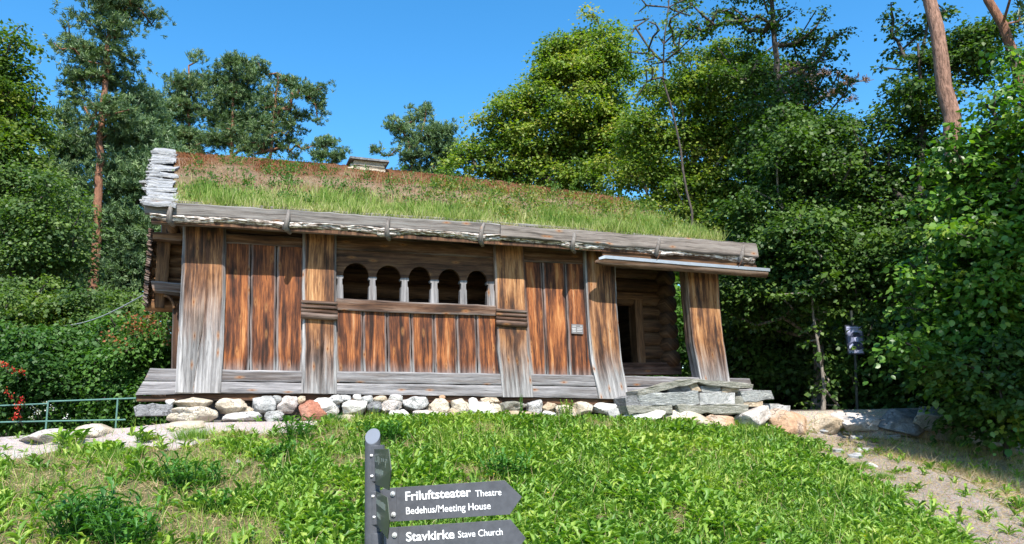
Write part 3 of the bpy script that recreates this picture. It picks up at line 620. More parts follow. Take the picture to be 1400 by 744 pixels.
# eave board: two lengths
board('eave_board', [(197, 274), (440, 289.5), (684, 306)], [(197.5, 292.5), (440, 306), (684, 321.5)], .50, .09, W_EAVE, grey=.55, edge=.35, horiz=True, wobble=.006, cham=.012)
board('eave_board', [(684.6, 307), (860, 319.5), (1034, 333)], [(684.6, 323), (860, 338), (1037.5, 353)], .55, .12, W_EAVE, grey=.22, edge=.3, horiz=True, wobble=.008, cham=.02, dirt=.15)['label'] = 'darker mossy right half of the eave board'
board('eave_ledge', [(207, 272.5), (440, 287), (684, 303), (985, 328)], [(207, 275.5), (440, 290), (684, 306.5), (985, 331)], .40, .05, W_EAVE, grey=.7, edge=.4, horiz=True, wobble=.006)
board('eave_fascia', [(207, 299), (440, 314), (684, 329), (1030, 352)], [(207, 305.5), (440, 319), (684, 334), (1030, 357)], .34, .06, W_LOG, grey=.25, edge=.3, horiz=True)
# birch bark sticking out under the board: many curled sheets
BIRCH = NT('birch_bark'); tc = BIRCH.n('TexCoord').outputs['Object']; nb = BIRCH.noise(BIRCH.vmul(tc, (3, 12, 12)), 3, 4, .7)
BIRCH.color(BIRCH.ramp(nb, [(.36, (.05, .035, .028)), (.48, (.30, .24, .20)), (.60, (.78, .74, .69))])); BIRCH = BIRCH.m
Vb, Fb = [], []; nb_ = 0
for ly in range(4):
    x = 205.
    while x < 1028:
        wpx = rng.uniform(18, 70); x1 = min(x+wpx, 1032); k = 14; ts = np.linspace(0, 1, k)
        yb = np.interp(x+ts*(x1-x), [197, 684, 1037], [292.5, 322, 352.5])
        hook = np.exp(-((((x+ts*(x1-x))[:, None]-np.array([233, 393, 529, 657, 783, 898, 1013])[None])/16)**2)).max(1)
        drop = 2.4+ly*2.0+rng.uniform(-.5, 1.2)+1.8*hook-2.0*np.abs(np.sin(pi*(x+ts*(x1-x))/130.))+rng.normal(0, .3, k)
        nn = .50-.012*ly+rng.uniform(-.01, .03); row = []
        for r_ in range(4):
            q = [fl(xx, yy+dr_*(r_+.3)/3-1.5, nn) for xx, yy, dr_ in zip(x+ts*(x1-x), yb, drop)]
            out = nn+[-.05, .0, .012, -.012][r_]+.008*np.sin(ts*9+ly)
            row.append(np.array([[p[0], -o_, p[1]] for p, o_ in zip(q, out)]))
        G = np.array(row); Vb.append(G.reshape(-1, 3)); Fb.append(grid_faces(4, k)+nb_); nb_ += 4*k; x = x1-rng.uniform(0, 8)
mesh_np('birch_bark', np.concatenate(Vb), [np.concatenate(Fb)], BIRCH, house)
bpy.context.scene.objects['birch_bark'].modifiers.new('thick', 'SOLIDIFY').thickness = .006
# crooked hooks that carry the board
for x, y in ((233, 276.5), (393, 286.5), (529, 296), (657, 304), (783, 313.5), (898, 321.5), (1013, 331)):
    P = [fl(x+rng.uniform(1, 4), y+2, .46), fl(x+1, y+8, .5), fl(x-1, y+17, .5), fl(x-2+rng.normal(0, 1), y+26, .5), fl(x+4, y+31, .46)]; on = [.50, .545, .565, .55, .42]
    m = MB(); m.tube([LP(p[0], o_, p[1]) for p, o_ in zip(P, on)], [.018, .03, .035, .042, .03], 9); V = m.V[0]; sd = rng.random()*20
    m.build('roof_hook', W_EAVE, house, smooth=True, attrs=dict(gc=np.stack([V[:, 0]+V[:, 1]+sd, V[:, 2], 0*V[:, 0]+sd], -1), wx=np.tile([.45, .1, 0], (len(V), 1))))
# wooden gutter with metal lining over the porch
G0, G1 = (822, 350.5), (1047, 368.5); m = MB(); k = 14; ring = []
for x, y, sc in ((814, 356.5, .35), (817, 354.5, .6), (824, 352.5, 1), (935, 361.5, 1), (1047, 370, 1)):
    q = fl(x, y+2, .52); arc = []
    for t in np.linspace(pi, 2*pi, k): arc.append(LP(q[0], .52+cos(t)*.075*sc, q[1]+.02+sin(t)*.125*sc))
    for t in np.linspace(2*pi, pi, k): arc.append(LP(q[0], .52+cos(t)*.06*sc, q[1]+.02+sin(t)*.10*sc))
    ring.append(arc)
R_ = len(ring); kk = 2*k; Vg = np.array(ring).reshape(-1, 3); Fg = []
for i in range(R_-1):
    for j in range(kk): Fg.append((i*kk+j, i*kk+(j+1) % kk, (i+1)*kk+(j+1) % kk, (i+1)*kk+j))
for b_ in (0, (R_-1)*kk):
    for j in range(k-1): Fg.append((b_+j, b_+j+1, b_+kk-2-j, b_+kk-1-j))
m.add(Vg, Fg); gut = m.build('gutter', W_LOG, house, attrs=dict(gc=np.stack([Vg[:, 2]+9, Vg[:, 0], Vg[:, 1]], -1), wx=np.tile([.35, 0, 0], (len(Vg), 1))))
METAL = plain('zinc', (.50, .53, .60), .4, .7, .08); m = MB()
V = []; Fm = []
for (x, y, sc) in ((817, 354.5, .6), (824, 352.5, 1), (935, 361.5, 1), (1048.5, 370.2, 1)):
    q = fl(x, y, .52)
    for n_o, z_o in ((.086, -.028), (.092, .024), (.055, .030), (.05, -.03)): V.append(LP(q[0], .52+n_o*sc, q[1]+z_o*sc))
for i in range(3):
    for j in range(4): Fm.append((4*i+j, 4*i+(j+1) % 4, 4*i+4+(j+1) % 4, 4*i+4+j))
Fm += [(0, 1, 2, 3), (12, 15, 14, 13)]; m.add(V, Fm); m.build('lining', METAL, gut)
for x, y in ((898, 354), (1010, 363)):
    m = MB(); q = [fl(x+5, y-10, .54), fl(x+1, y, .62), fl(x-4, y+10, .6)]; m.tube([LP(q[0][0], .56, q[0][1]), LP(q[1][0], .615, q[1][1]), LP(q[2][0], .56, q[2][1])], .008, 6); m.build('gutter_strap', W_BEAM, gut, attrs=dict(gc=np.zeros((18, 3)), wx=np.zeros((18, 3))))
board('eave_fascia', [(824, 338), (930, 346), (1030, 354)], [(824, 358), (930, 366), (1040, 376)], .445, .05, W_LOG, grey=.1, edge=.2, horiz=True, dirt=.3)  # extra fascia board, carried down to block light above the gutter
# slates up the left verge
for i in range(17):
    t = i/16.; y = 271-t*68; base = roofP(np.array([0.]), np.array([t]))[0]; uL = base[0]-lerp(.37, .35, t)
    w_ = rng.uniform(.35, .43); m = MB(); kx = 6; P = []
    for a_ in np.linspace(0, 1, kx): P.append([uL+rng.normal(0, .02)+a_*w_, base[1]-.16+rng.normal(0, .018), 0])
    for a_ in np.linspace(1, 0, kx): P.append([uL+rng.normal(0, .025)+a_*w_, base[1]+.22+rng.normal(0, .02), 0])
    P = np.array(P); zz = base[2]+.05; P[:, 2] = zz+(P[:, 1]-base[1])*rng.uniform(.34, .46)+rng.normal(0, .006, len(P))+(P[:, 0]-uL)*rng.normal(0, .05)
    m.poly(P, [0, 0, -rng.uniform(.03, .05)]); m.build('slate', ST['slate'], roof, bevel=.004)
    for q_ in range(2):
        m = MB(); x0 = uL-.03+rng.normal(0, .025); P = np.array([[x0, base[1]-.1, 0], [x0+.2, base[1]-.12, 0], [x0+.2, base[1]+.1, 0], [x0+.02, base[1]+.1, 0]])+rng.normal(0, .012, (4, 3))*[1, 1, .4]
        P[:, 2] += zz-.045-.04*q_; m.poly(P, [0, 0, -rng.uniform(.02, .03)]); m.build('slate', ST['slate'], roof, bevel=.003)
# chimney: stacked pale stones under a dark slab, on the ridge
cpx = at(502, 226, 1); 
d_ = ray(501, 234); tt = ((O+N*(-3.2)-C) @ N)/(d_ @ N); pc = C+d_*tt-O; cu, cz = pc @ U, pc[2]
ch = empty('chimney', LP(cu, -3.2, cz), 0, house); sc = (O[1]+3)/F*1.06
for i, (w_, z_) in enumerate(((27, -10), (27, -6), (26, -1.5), (24, 2), (25, 5))):
    m = MB(); m.box([rng.normal(0, .015), 0, z_*sc], [w_*sc*rng.uniform(.92, 1.02), .30+rng.normal(0, .01), 2.0*sc], jit=.01); m.build('chimney_stone', ST['cream'], ch, bevel=.012)
m = MB(); m.box([0, 0, 8.6*sc], [28.5*sc, .38, 1.7*sc], Matrix.Rotation(radians(1.5), 3, 'Y'), jit=.008); m.build('chimney_cap', ST['dark'], ch, bevel=.008)
# information plaque
pq = [fl(x, y, .03) for x, y in ((781.3, 443), (797.3, 444), (797.6, 457), (781.6, 456))]; PLQ = plain('plaque_grey', (.16, .15, .15), .4); INK = plain('pale_print', (.42, .41, .41), .5)
m = MB(); m.poly([LP(p[0], .03, p[1]) for p in pq], [0, .015, 0]); plq = m.build('plaque', PLQ, house)
for x0, x1, y in ((782.3, 787.5, 446), (793, 796, 446), (782, 787, 449), (789, 796.5, 448.7), (782.5, 787, 451), (789, 796, 451), (783, 787.4, 453), (789, 796, 453.3)):
    m = MB(); a, b = fl(x0, y-.5, .032), fl(x1, y+.6, .032); m.poly([LP(a[0], .033, a[1]), LP(b[0], .033, a[1]), LP(b[0], .033, b[1]), LP(a[0], .033, b[1])], [0, .002, 0]); m.build('print_line', INK, plq)

# roof vegetation (parts of the roof that nobody could count)
rparts = []; mparts = []; wparts = []
lv = np.array([[-.0, 0, 0]])
def rn(m): return unit(np.c_[rng.normal(0, .35, m), rng.normal(-.25, .3, m), np.ones(m)])
def patchn(P, sc, sd): return np.array([mn.noise(Vector((p[0]*sc, p[1]*sc, sd))) for p in P])
m_ = 42000; s_ = rng.random(m_)**1.5; u_r = rng.random(m_); P = roofP(u_r, s_, .02); g1 = patchn(P, .9, 3.)
gmask = np.interp(u_r, [0, .15, .35, .6, 1], [.20, .31, .34, .31, .50])
dens = np.clip(1.35-(s_/gmask)*1.05+g1*.9, .0, 1); k = rng.random(m_) < dens; P = P[k]; s2 = s_[k]; u2 = u_r[k]; g2 = g1[k]; m_ = len(P)
g3 = patchn(P, 3.2, 17.); H = rng.uniform(.05, .19, m_)*(1.15-.5*np.clip(s2/.5, 0, 1))*np.clip(1+.9*g2+.9*g3, .35, 2.2)*np.interp(u2, [0, .1, .5, 1], [.6, 1, 1.1, 1.25])
tm = np.clip(.38+.30*(s2/.5)+rng.normal(0, .2, m_)-g2*.5-g3*.25+(s2 < .03)*.35, 0, 1); D_ = rn(m_)
rparts.append(leaves(P, D_, rdir(m_), H, .008+.004*rng.random(m_), 'blade', tm))
q_ = 9000; Pq = roofP(rng.random(q_), rng.random(q_)*.035, .02); fr__ = patchn(Pq, 1.7, 77.) > -.05; Pq = Pq[fr__]; q_ = len(Pq)
rparts.append(leaves(Pq, unit(np.c_[rng.normal(0, .7, q_), rng.normal(-.7, .4, q_), rng.uniform(.1, .9, q_)]), rdir(q_), rng.uniform(.04, .11, q_), .008, 'blade', rng.uniform(.8, 1, q_)))
build_leaves('roof_grass', rparts, L_ROOFG, roof)['kind'] = 'stuff'
m_ = 60000; s_ = rng.random(m_); u_r = rng.random(m_); P = roofP(u_r, s_, .01); g1 = patchn(P, 1.3, 9.)
k = rng.random(m_) < np.clip(.25+s_*.9+g1*.7, 0, 1); P = P[k]; s2 = s_[k]; g2 = g1[k]; m_ = len(P)
tm = np.clip(np.interp(s2, [0, .4, .6, .75, 1], [.55, .7, .75, .35, .15])+g2*.5+rng.normal(0, .13, m_), 0, 1)
build_leaves('roof_moss', [leaves(P, rn(m_), rdir(m_), rng.uniform(.02, .055, m_), .012, 'blade', tm)], L_MOSS, roof)['kind'] = 'stuff'
m_ = 430; cP = roofP(.02+.98*rng.random(m_), np.clip(rng.beta(1.6, 1.5, m_), .03, .98), .02); parts = []
big = rng.random(m_)**2
for p, b in zip(cP, big):
    k = int(10+26*b); h = (.05+.16*b)*rng.random(k); D_ = rdir(k, .6); parts.append(leaves(p+np.c_[rng.normal(0, .03+.05*b, (k, 2)), h], D_, rdir(k, 1.5), rng.uniform(.035, .07, k), .025, 'rh', np.clip(rng.normal(.45, .2, k), 0, 1)))
build_leaves('roof_herbs', parts, L_SHRUB, roof)['kind'] = 'stuff'

# ================================================================ STONES
def ico(sub):
    import bmesh
    b = bmesh.new(); bmesh.ops.create_icosphere(b, subdivisions=sub, radius=1); V = np.array([v.co[:] for v in b.verts]); Fc = np.array([[v.index for v in f.verts] for f in b.faces]); b.free(); return V, Fc
ICO4, ICO3 = ico(4), ico(3)
def boulder(name, label, x0, y0, x1, y1, n, mat, boxy=.55, dep=None, cut=13, lo=.70, cat='stone', group=None, tilt=0, rough=.10, loc3=None):
    if name == 'foundation_stone': x0 -= 1.2; x1 += 1.2; y0 -= .3; y1 += 2.2
    a = fl(x0, (y0+y1)/2, n); b = fl(x1, (y0+y1)/2, n); t_ = fl((x0+x1)/2, y0, n); l_ = fl((x0+x1)/2, y1, n)
    w_, h_ = (b[0]-a[0])/2, (t_[1]-l_[1])/2; cu_, cz_ = (a[0]+b[0])/2, (t_[1]+l_[1])/2; d_ = dep or min(max(w_*.8, h_*.9), .32)
    V, Fc = ICO4 if w_ > .12 else ICO3; V = V.copy(); p = 2+boxy*3
    V /= (np.abs(V)**p).sum(1, keepdims=True)**(1/p)
    for i in range(cut):
        nn = rdir(1)[0]; dd = rng.uniform(lo, .92); q = V @ nn; V -= np.outer(np.maximum(q-dd, 0)*.96, nn)
    sd = rng.random()*90
    nz = np.array([mn.noise(Vector(v*1.3)+Vector((sd, 0, 0)))*rough*1.3+mn.noise(Vector(v*3.5)+Vector((0, sd, 0)))*rough*.55+mn.noise(Vector(v*9)+Vector((0, 0, sd)))*rough*.22 for v in V]); V *= (1+nz)[:, None]
    V /= np.abs(V).max(0); V = V*[w_, d_, h_]
    if tilt: V = V @ np.array(Matrix.Rotation(tilt, 3, 'Y')).T
    o = mesh_np(name, V, [Fc], mat, smooth=True); o.location = W3(cu_, n-d_*.55, cz_); o.rotation_euler = (0, 0, YAW)
    tag(o, label, cat, group); return o
G_F = 'foundation stones under the house front'
for d in [
 (226, 556, 298, 580, .32, 'cream', 'big cream boulder at the left foot of the house, below another cream stone'),
 (236.6, 541.5, 292, 559, .12, 'cream', 'long cream stone right under the left corner post'),
 (294, 544.5, 341, 565, .12, 'cream', 'oval cream-grey stone just right of the long cream stone under the corner post'),
 (301, 563, 359, 577, .3, 'white', 'flat whitish stone in the lower row under the first wall planks'),
 (342, 540.6, 377, 565.4, .12, 'grey', 'squarish speckled grey stone under the first wall planks'),
 (336, 556, 346, 565, .2, 'tan', 'tiny tan stone squeezed left of the squarish grey stone'),
 (362.6, 561.5, 391, 576, .26, 'grey', 'low grey-white stone below the squarish speckled grey stone'),
 (374, 540, 385.5, 550, .1, 'grey', 'little grey cobble between two bigger grey stones left of the second post'),
 (380, 541, 408, 564, .14, 'pink', 'mottled pale grey stone left of the second post'),
 (405.5, 541, 417, 551, .1, 'tan', 'small tan cobble above the left side of the red boulder'),
 (408, 545, 446, 576, .22, 'red', 'rust red boulder under the second post'),
 (425, 542, 466, 573, .15, 'white', 'large white boulder touching the right side of the red boulder'),
 (449, 539.5, 469.5, 553, .13, 'grey', 'oval grey cobble under the right edge of the second post'),
 (465, 539.5, 483, 547, .08, 'grey', 'small flat grey cobble just right of the second post'),
 (467, 545, 502, 567, .17, 'white', 'rounded white boulder under the left end of the arcade wall'),
 (439, 565, 502, 582, .34, 'cream', 'wide low cream stone in front of the white boulders by the second post'),
 (483.5, 539.2, 494.5, 546.5, .08, 'white', 'tiny white cobble under the left arches'),
 (493, 540.4, 512.5, 552, .1, 'grey', 'small oval grey cobble above the dark grey stone'),
 (502, 548, 522, 562, .18, 'dark', 'dark grey stone between a white and a pinkish boulder'),
 (511.5, 541, 529.5, 549.5, .1, 'tan', 'small tan cobble under the middle of the arcade wall'),
 (519.5, 547, 552, 565, .17, 'pink', 'pinkish boulder behind the top of the signpost'),
 (529, 560, 559, 587, .36, 'white', 'tall whitish boulder low down just right of the signpost top'),
 (532, 539.5, 550.5, 548.5, .1, 'white', 'small pale oval cobble under the central arch'),
 (549.5, 541.5, 586, 561.5, .16, 'grey', 'coarse speckled grey stone below the fourth arch'),
 (564, 560, 614, 576, .32, 'pink', 'low whitish stone in front of the speckled grey one below the fourth arch'),
 (585, 544.5, 619, 567.5, .16, 'cream', 'large cream stone under the fifth arch'),
 (602, 540, 610, 546, .07, 'orange', 'tiny orange cobble tucked under the sill above a large cream stone'),
 (612, 558, 628, 569, .24, 'tan', 'small tan stone low between two cream stones'),
 (614.7, 542.5, 643.5, 566, .17, 'cream', 'cream stone with a tan lower side left of the third post'),
 (643, 542.8, 654, 556, .12, 'white', 'small white cobble between the cream stone and the big white one'),
 (642, 547, 684, 574, .24, 'white', 'big white boulder under the left of the third post'),
 (658.5, 542.5, 681.5, 550.5, .1, 'tan', 'flat tan stone on top of the big white boulder'),
 (671, 549.5, 686, 566, .15, 'cream', 'narrow cream stone leaning on the big white boulder'),
 (681, 547, 724, 563, .13, 'moss', 'long greenish tan stone under the foot of the third post'),
 (682, 561.5, 742, 578, .3, 'tan', 'low tan stone in front of the greenish one'),
 (723.5, 546.5, 744.5, 565, .15, 'grey', 'rounded grey stone right of the third post'),
 (742, 549.5, 761, 563, .13, 'tan', 'small tan stone left of the bushy green weed'),
 (741, 561.5, 760, 572, .24, 'white', 'small white stone in the lower row left of the bushy weed'),
 (762, 552, 788, 572, .12, 'cream', 'cream stone mostly hidden by the bushy green weed'),
 (786.5, 548.5, 812, 567, .15, 'cream', 'rounded cream stone right of the bushy green weed'),
 (811, 549, 855, 566, .15, 'white', 'white boulder under the fourth post'),
 (831, 557, 855, 573, .24, 'grey', 'wedge shaped grey stone below the fourth post'),
 (843.5, 547, 851.5, 553, .07, 'red', 'tiny reddish cobble right of the fourth post'),
]: boulder('foundation_stone', d[6], *d[:5], ST[d[5]], group=G_F, rough=.14)
G_R = 'boulders edging the terrace to the right of the house'
for d in [
 (850, 558, 910, 582, .55, 'white', .5, 'big white boulder with dark specks below the left end of the stone steps'),
 (905, 557.5, 970, 589, .6, 'cream', .5, 'rounded cream boulder below the middle of the stone steps'),
 (960, 562.5, 1018, 592, .55, 'orange', 1.2, 'blocky brown boulder below the right half of the stone steps'),
 (1012, 553, 1063, 594, .62, 'pink', .4, 'pale pink and white granite boulder below the end of the steps'),
 (1060, 557.5, 1122, 601, .75, 'orange', .7, 'orange boulder with a flat top, first one past the steps'),
 (1112, 560.5, 1166, 601, .85, 'tan', .7, 'grey and tan slanting boulder between the orange and the cream one'),
 (1154, 561.5, 1220, 598, 1.0, 'pink', .8, 'cream-pink boulder with a cracked face at the middle of the terrace edge'),
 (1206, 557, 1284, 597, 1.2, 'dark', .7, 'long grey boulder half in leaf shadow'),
 (1258, 553, 1318, 591, 1.5, 'grey', .8, 'grey-tan slab boulder under the hazel branches'),
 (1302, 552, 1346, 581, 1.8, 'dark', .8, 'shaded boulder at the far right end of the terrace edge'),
]: boulder('terrace_boulder', d[7], *d[:5], ST[d[5]], d[6], dep=.34, cut=20, lo=.5, cat='boulder', group=G_R, rough=.13)
G_S = 'flat slabs stacked as steps by the porch'
def slab(label, P, n, mat, dep=.42, jit=1.2):
    """front outline given in pixels, thickened backwards"""
    Q = []; k = len(P)
    for i in range(k):
        a, b = np.array(P[i], float), np.array(P[(i+1) % k], float); m = max(1, int(np.linalg.norm(b-a)/9))
        for q in range(m): Q.append(a+(b-a)*q/m+rng.normal(0, .55, 2)*(1 if q else .4))
    q2 = np.array([fl(x, y, n) for x, y in Q]); c = q2.mean(0); r_ = q2-c; layers = [(0, 0.93), (.012, 1.0), (dep*.5, 1.01), (dep, .97)]; V = []; kq = len(Q)
    for d_, s_ in layers:
        jj = rng.normal(0, .006, (kq, 3)); V.append(np.stack([r_[:, 0]*(1-(1-s_)*.3), np.full(kq, d_), r_[:, 1]*s_], 1)+jj)
    V = np.concatenate(V); Fc = [tuple(range(kq)), tuple(range(3*kq, 4*kq))[::-1]]
    for l in range(3):
        for i in range(kq): Fc.append((l*kq+i, (l+1)*kq+i, (l+1)*kq+(i+1) % kq, l*kq+(i+1) % kq))
    m = MB(); m.add(V, Fc); o = m.build('step_slab', mat); o.location = W3(c[0], n, c[1]); o.rotation_euler = (0, 0, YAW); tag(o, label, 'stone slab', G_S); return o
S_ = ST['slab']; Tn = ST['tan']
slab('long thin slab at the left bottom of the steps', [(857, 555), (880, 554.5), (920, 554), (920, 565), (860, 566)], .56, ST['moss'])
slab('long pale slab forming the bottom course of the steps', [(925, 554), (1000, 552.5), (1024, 554), (1024, 566), (930, 566)], .56, ST['moss'])
slab('thin flat stone wedged under the separate grey block', [(1016, 550.5), (1043, 549.5), (1043, 556), (1018, 557)], .5, Tn)
slab('grey stone behind the orange boulder at the end of the steps', [(1043, 552.5), (1062, 552), (1081, 555), (1080, 565), (1046, 566)], .35, ST['grey'])
slab('dark rough block at the left end of the steps', [(855, 544), (862, 540.5), (875, 542), (880, 556), (857, 556.5)], .50, ST['dark'])
slab('longest grey slab of the steps with a ripply face', [(871, 541), (890, 538), (920, 536.3), (956, 534.8), (957.5, 553), (905, 554.5), (880, 556.5)], .52, S_)
slab('grey-green slab in the middle course of the steps', [(957, 536.5), (1005.5, 537), (1005, 553.5), (958, 554)], .51, ST['grey'])
slab('small upright stone between two grey blocks of the steps', [(1005.8, 543), (1016.5, 542), (1016.5, 554.5), (1006, 555)], .5, ST['moss'])
slab('separate grey block at the right end of the steps', [(1013, 536), (1030, 533.8), (1055, 534.2), (1059, 545.5), (1035, 549), (1017, 549.5)], .5, S_)
slab('dark brown stone under the slanting top slab', [(913, 531), (940, 524.5), (945, 526), (948, 535), (914, 536)], .40, ST['dark'])
slab('yellowish block under the ridge of the top slabs', [(941, 524), (953, 523), (959, 534.6), (947, 535.2)], .43, Tn)
slab('small grey stone in the upper course of the steps', [(958.5, 528), (985, 528.5), (986.5, 536.6), (960, 536.3)], .42, S_)
slab('small tan stone in the upper course of the steps', [(987.5, 530.3), (1009, 530), (1011, 536.5), (988, 536.8)], .42, Tn)
slab('slanting thin slab on top of the steps at the left', [(872, 534.5), (890, 530.5), (915, 524), (943, 518), (957, 520.5), (950, 524), (918, 531), (895, 536.5), (874, 541)], .50, ST['moss'])
slab('thin slab sloping down to the right on top of the steps', [(944, 518.2), (975, 520.5), (1012, 522.5), (1030, 526), (1030, 531), (1000, 531), (975, 528), (956, 524)], .48, ST['moss'])
slab('dark oblong slab under the overhanging sill at the left', [(182, 556), (190, 553), (236, 553), (237, 567), (186, 569)], .15, ST['dark'], .35)
boulder('corner_stone', 'small pale block under the sill left of the corner post', 225, 546, 239, 556, .1, ST['white'], .9, group=G_F)
boulder('flat_rock', 'large flat cream rock lying in the path below the corner of the house', 222, 575, 292, 600, .9, ST['cream'], .2, dep=.35, cat='rock', rough=.12)
boulder('flat_rock', 'flat cream rock sunk in the gravel path, left of the house', 98, 579, 158, 603, .9, ST['cream'], .2, dep=.4, cat='rock', rough=.12)
boulder('flat_rock', 'smooth pinkish rock surfacing in the path at the left', 20, 586, 95, 612, .95, ST['pink'], .1, dep=.5, cat='rock', rough=.06)
for x0, y0, x1, y1, n, lab in [(1118, 585, 1140, 594, 1.05, 'blue-grey flat stone in front of the slanting boulder'), (1160, 594, 1178, 604, 1.15, 'blue-grey flat stone in front of the cream-pink boulder'), (1213, 594, 1230, 602, 1.5, 'small pale stone in front of the long shaded boulder'), (1160, 619, 1181, 630, 1.7, 'bluish flat stone beside the dirt track'), (1184, 633, 1197, 640, 2.0, 'small white stone, lowest one beside the dirt track'), (1136, 612, 1150, 623, 1.5, 'small grey stone near the top of the dirt track'), (1172, 611, 1190, 620, 1.6, 'grey flat stone amid dry straw'), (322, 628, 330, 634, 2.4, 'lone white pebble in the grass below the first wall planks')]:
    o = boulder('flat_stone', lab, x0, y0, x1, y1, n, ST['slate' if 'bl' in lab else 'white' if 'white' in lab else 'grey'], .7, dep=.09, cat='stone'); p = o.location; o.location.z = min(p.z, float(gz(p.x, p.y))+.03) if False else p.z
    # set it onto the bank where its own pixel meets the ground
    d_ = ray((x0+x1)/2, (y0+y1)/2); t_ = np.linspace(4, 16, 2400); PP = C[None]+d_[None]*t_[:, None]; hit = np.argmax(PP[:, 2] < gz(PP[:, 0], PP[:, 1])+.015)
    if PP[hit, 2] < gz(*PP[hit, :2])+.02: o.location = PP[hit]

def ghit(px, py, up=0):
    d_ = ray(px, py); t_ = np.linspace(3, 40, 5000); PP = C[None]+d_[None]*t_[:, None]; k = PP[:, 2] < gz(PP[:, 0], PP[:, 1])+up
    return PP[np.argmax(k)] if k.any() else PP[1500]

# ================================================================ SIGNPOST
SIGN = plain('sign_grey', (.08, .083, .093), .4, 0, .16, 30); SIGN_TOP = plain('post_cap_grey', (.15, .165, .195), .55, 0, .03); STEEL = plain('bolt_steel', (.75, .75, .75), .3, .6, .05)
SGREEN = plain('sign_side_grey', (.075, .085, .065), .35, 0, .04); WHITE = plain('white_lettering', (.86, .86, .86), .5, 0, .02)
D0 = 3.6; top = at(513, 598, D0); ps = empty('signpost', (top[0], top[1], float(gz(top[0], top[1]))), 0)
tag(ps, 'grey metal signpost with four arrow blades naming museum places, standing in the grass', 'signpost')
pb = Vector(ps.location); tl = Vector(top)-pb; R0 = 10.2*D0/F
m = MB(); k = 32; lean = np.array([-.006, 0, 0]); V = []
for i in range(k): th = 2*pi*i/k; V.append([R0*cos(th), R0*sin(th), 0])
for i in range(k):
    th = 2*pi*i/k; V.append([R0*cos(th)-.012, R0*sin(th), tl.z+R0*sin(th)*1.0+.004])
Fc = [(i, (i+1) % k, k+(i+1) % k, k+i) for i in range(k)]+[tuple(range(k))[::-1]]; m.add(V, Fc); m.build('pole', SIGN, ps, smooth=False, bevel=.001)
cap = MB(); cap.poly([[R0*.96*cos(2*pi*i/k)-.012, R0*.96*sin(2*pi*i/k), tl.z+R0*.96*sin(2*pi*i/k)+.0065] for i in range(k)], [0, 0, -.004]); cap.build('pole_cap', SIGN_TOP, ps)
def sp(px, py, Y): return np.array(at(px, py, Y))-np.array(pb)
for y0, y1 in ((609, 657.5), (671, 716), (728, 775)):
    a, b = sp(514, y0, D0), sp(515.5, y1, D0); m = MB(); m.tube([a, b], R0*1.12, 28); m.build('clamp_sleeve', SIGN, ps, smooth=False, bevel=.0015)
def blade(P, Y, mat, label, slope=0.0, th=.004):
    """P pixel outline; depth grows by slope metres per pixel to the right"""
    x0 = P[0][0]; m = MB(); Q = [sp(x, y, Y+slope*(x-x0)) for x, y in P]; m.poly(Q, [0, th, 0] if abs(slope) < .002 else [th, 0, 0]); o = m.build('arrow_blade', mat, ps, bevel=.0008); o['label'] = label; return o
b1 = blade([(529, 667.5), (690, 656.8), (713.5, 679.5), (697, 703.5), (529, 714)], D0-.045, SIGN, 'right-pointing blade reading Friluftsteater')
b2 = blade([(531, 721.5), (698, 710.5), (719, 736), (702, 760), (531, 771)], D0-.045, SIGN, 'right-pointing blade reading Stavkirke')
for bl, (x0, ya, yb) in ((b1, (528.5, 668, 714)), (b2, (530.5, 722, 770))):
    m = MB(); m.poly([sp(x0-6, ya+.2, D0-.052), sp(x0+13.5, ya-1, D0-.052), sp(x0+14, yb-1.2, D0-.052), sp(x0-5.5, yb, D0-.052)], [0, .01, 0]); m.build('bracket', SIGN, bl, bevel=.0012)
def bolt(px, py, Y, parent, r_=2.3):
    m = MB(); p = sp(px, py, Y); rr = r_*Y/F; m.tube([p, p+[0, -.005, 0]], [rr*1.5, rr*1.4], 16); m.tube([p+[0, -.004, 0], p+[0, -.008, 0], p+[0, -.010, 0]], [rr, rr*.9, rr*.5], 12); m.build('bolt', STEEL, parent, smooth=False)
bolt(537, 675.3, D0-.053, b1); bolt(538, 703.5, D0-.053, b1); bolt(539.5, 731.5, D0-.053, b2)
def text(s, parent, x0, x1, ybase0, ybase1, cap_px, Y, mat, bold=0., name='lettering', slopeY=0.):
    cu_ = bpy.data.curves.new(name, 'FONT'); cu_.body = s; cu_.extrude = .0006; cu_.offset = bold; cu_.size = 1; cu_.resolution_u = 4
    o = bpy.data.objects.new(name, cu_); COL.objects.link(o); cu_.materials.append(mat); o.parent = parent
    bpy.context.view_layer.update(); w0 = max(v[0] for v in o.bound_box)-min(v[0] for v in o.bound_box)
    a = sp(x0, ybase0, Y); b = sp(x1, ybase1, Y+slopeY*(x1-x0)); L = np.linalg.norm(b-a); capm = cap_px*Y/F
    ex = (b-a)/L; ez = np.array([0, 0, 1.]); ey = np.cross(ex, ez); ez = np.cross(ey, ex)*-1; ez = ez if ez[2] > 0 else -ez; nz = np.cross(ex, ez)
    M4 = Matrix(((ex[0]*L/w0, ez[0]*capm/.7, nz[0], a[0]), (ex[1]*L/w0, ez[1]*capm/.7, nz[1], a[1]), (ex[2]*L/w0, ez[2]*capm/.7, nz[2], a[2]), (0, 0, 0, 1)))
    me_ = bpy.data.meshes.new_from_object(o); bpy.data.objects.remove(o); o = bpy.data.objects.new(name, me_); COL.objects.link(o); o.parent = parent
    if not me_.materials: me_.materials.append(mat)
    o.matrix_basis = M4; return o
YT = D0-.0465
text('Friluftsteater', b1, 553.5, 643, 684.6, 678.3, 11.2, YT, WHITE, .018); text('Theatre', b1, 650, 685.5, 679.3, 677, 8.3, YT, WHITE, .004)
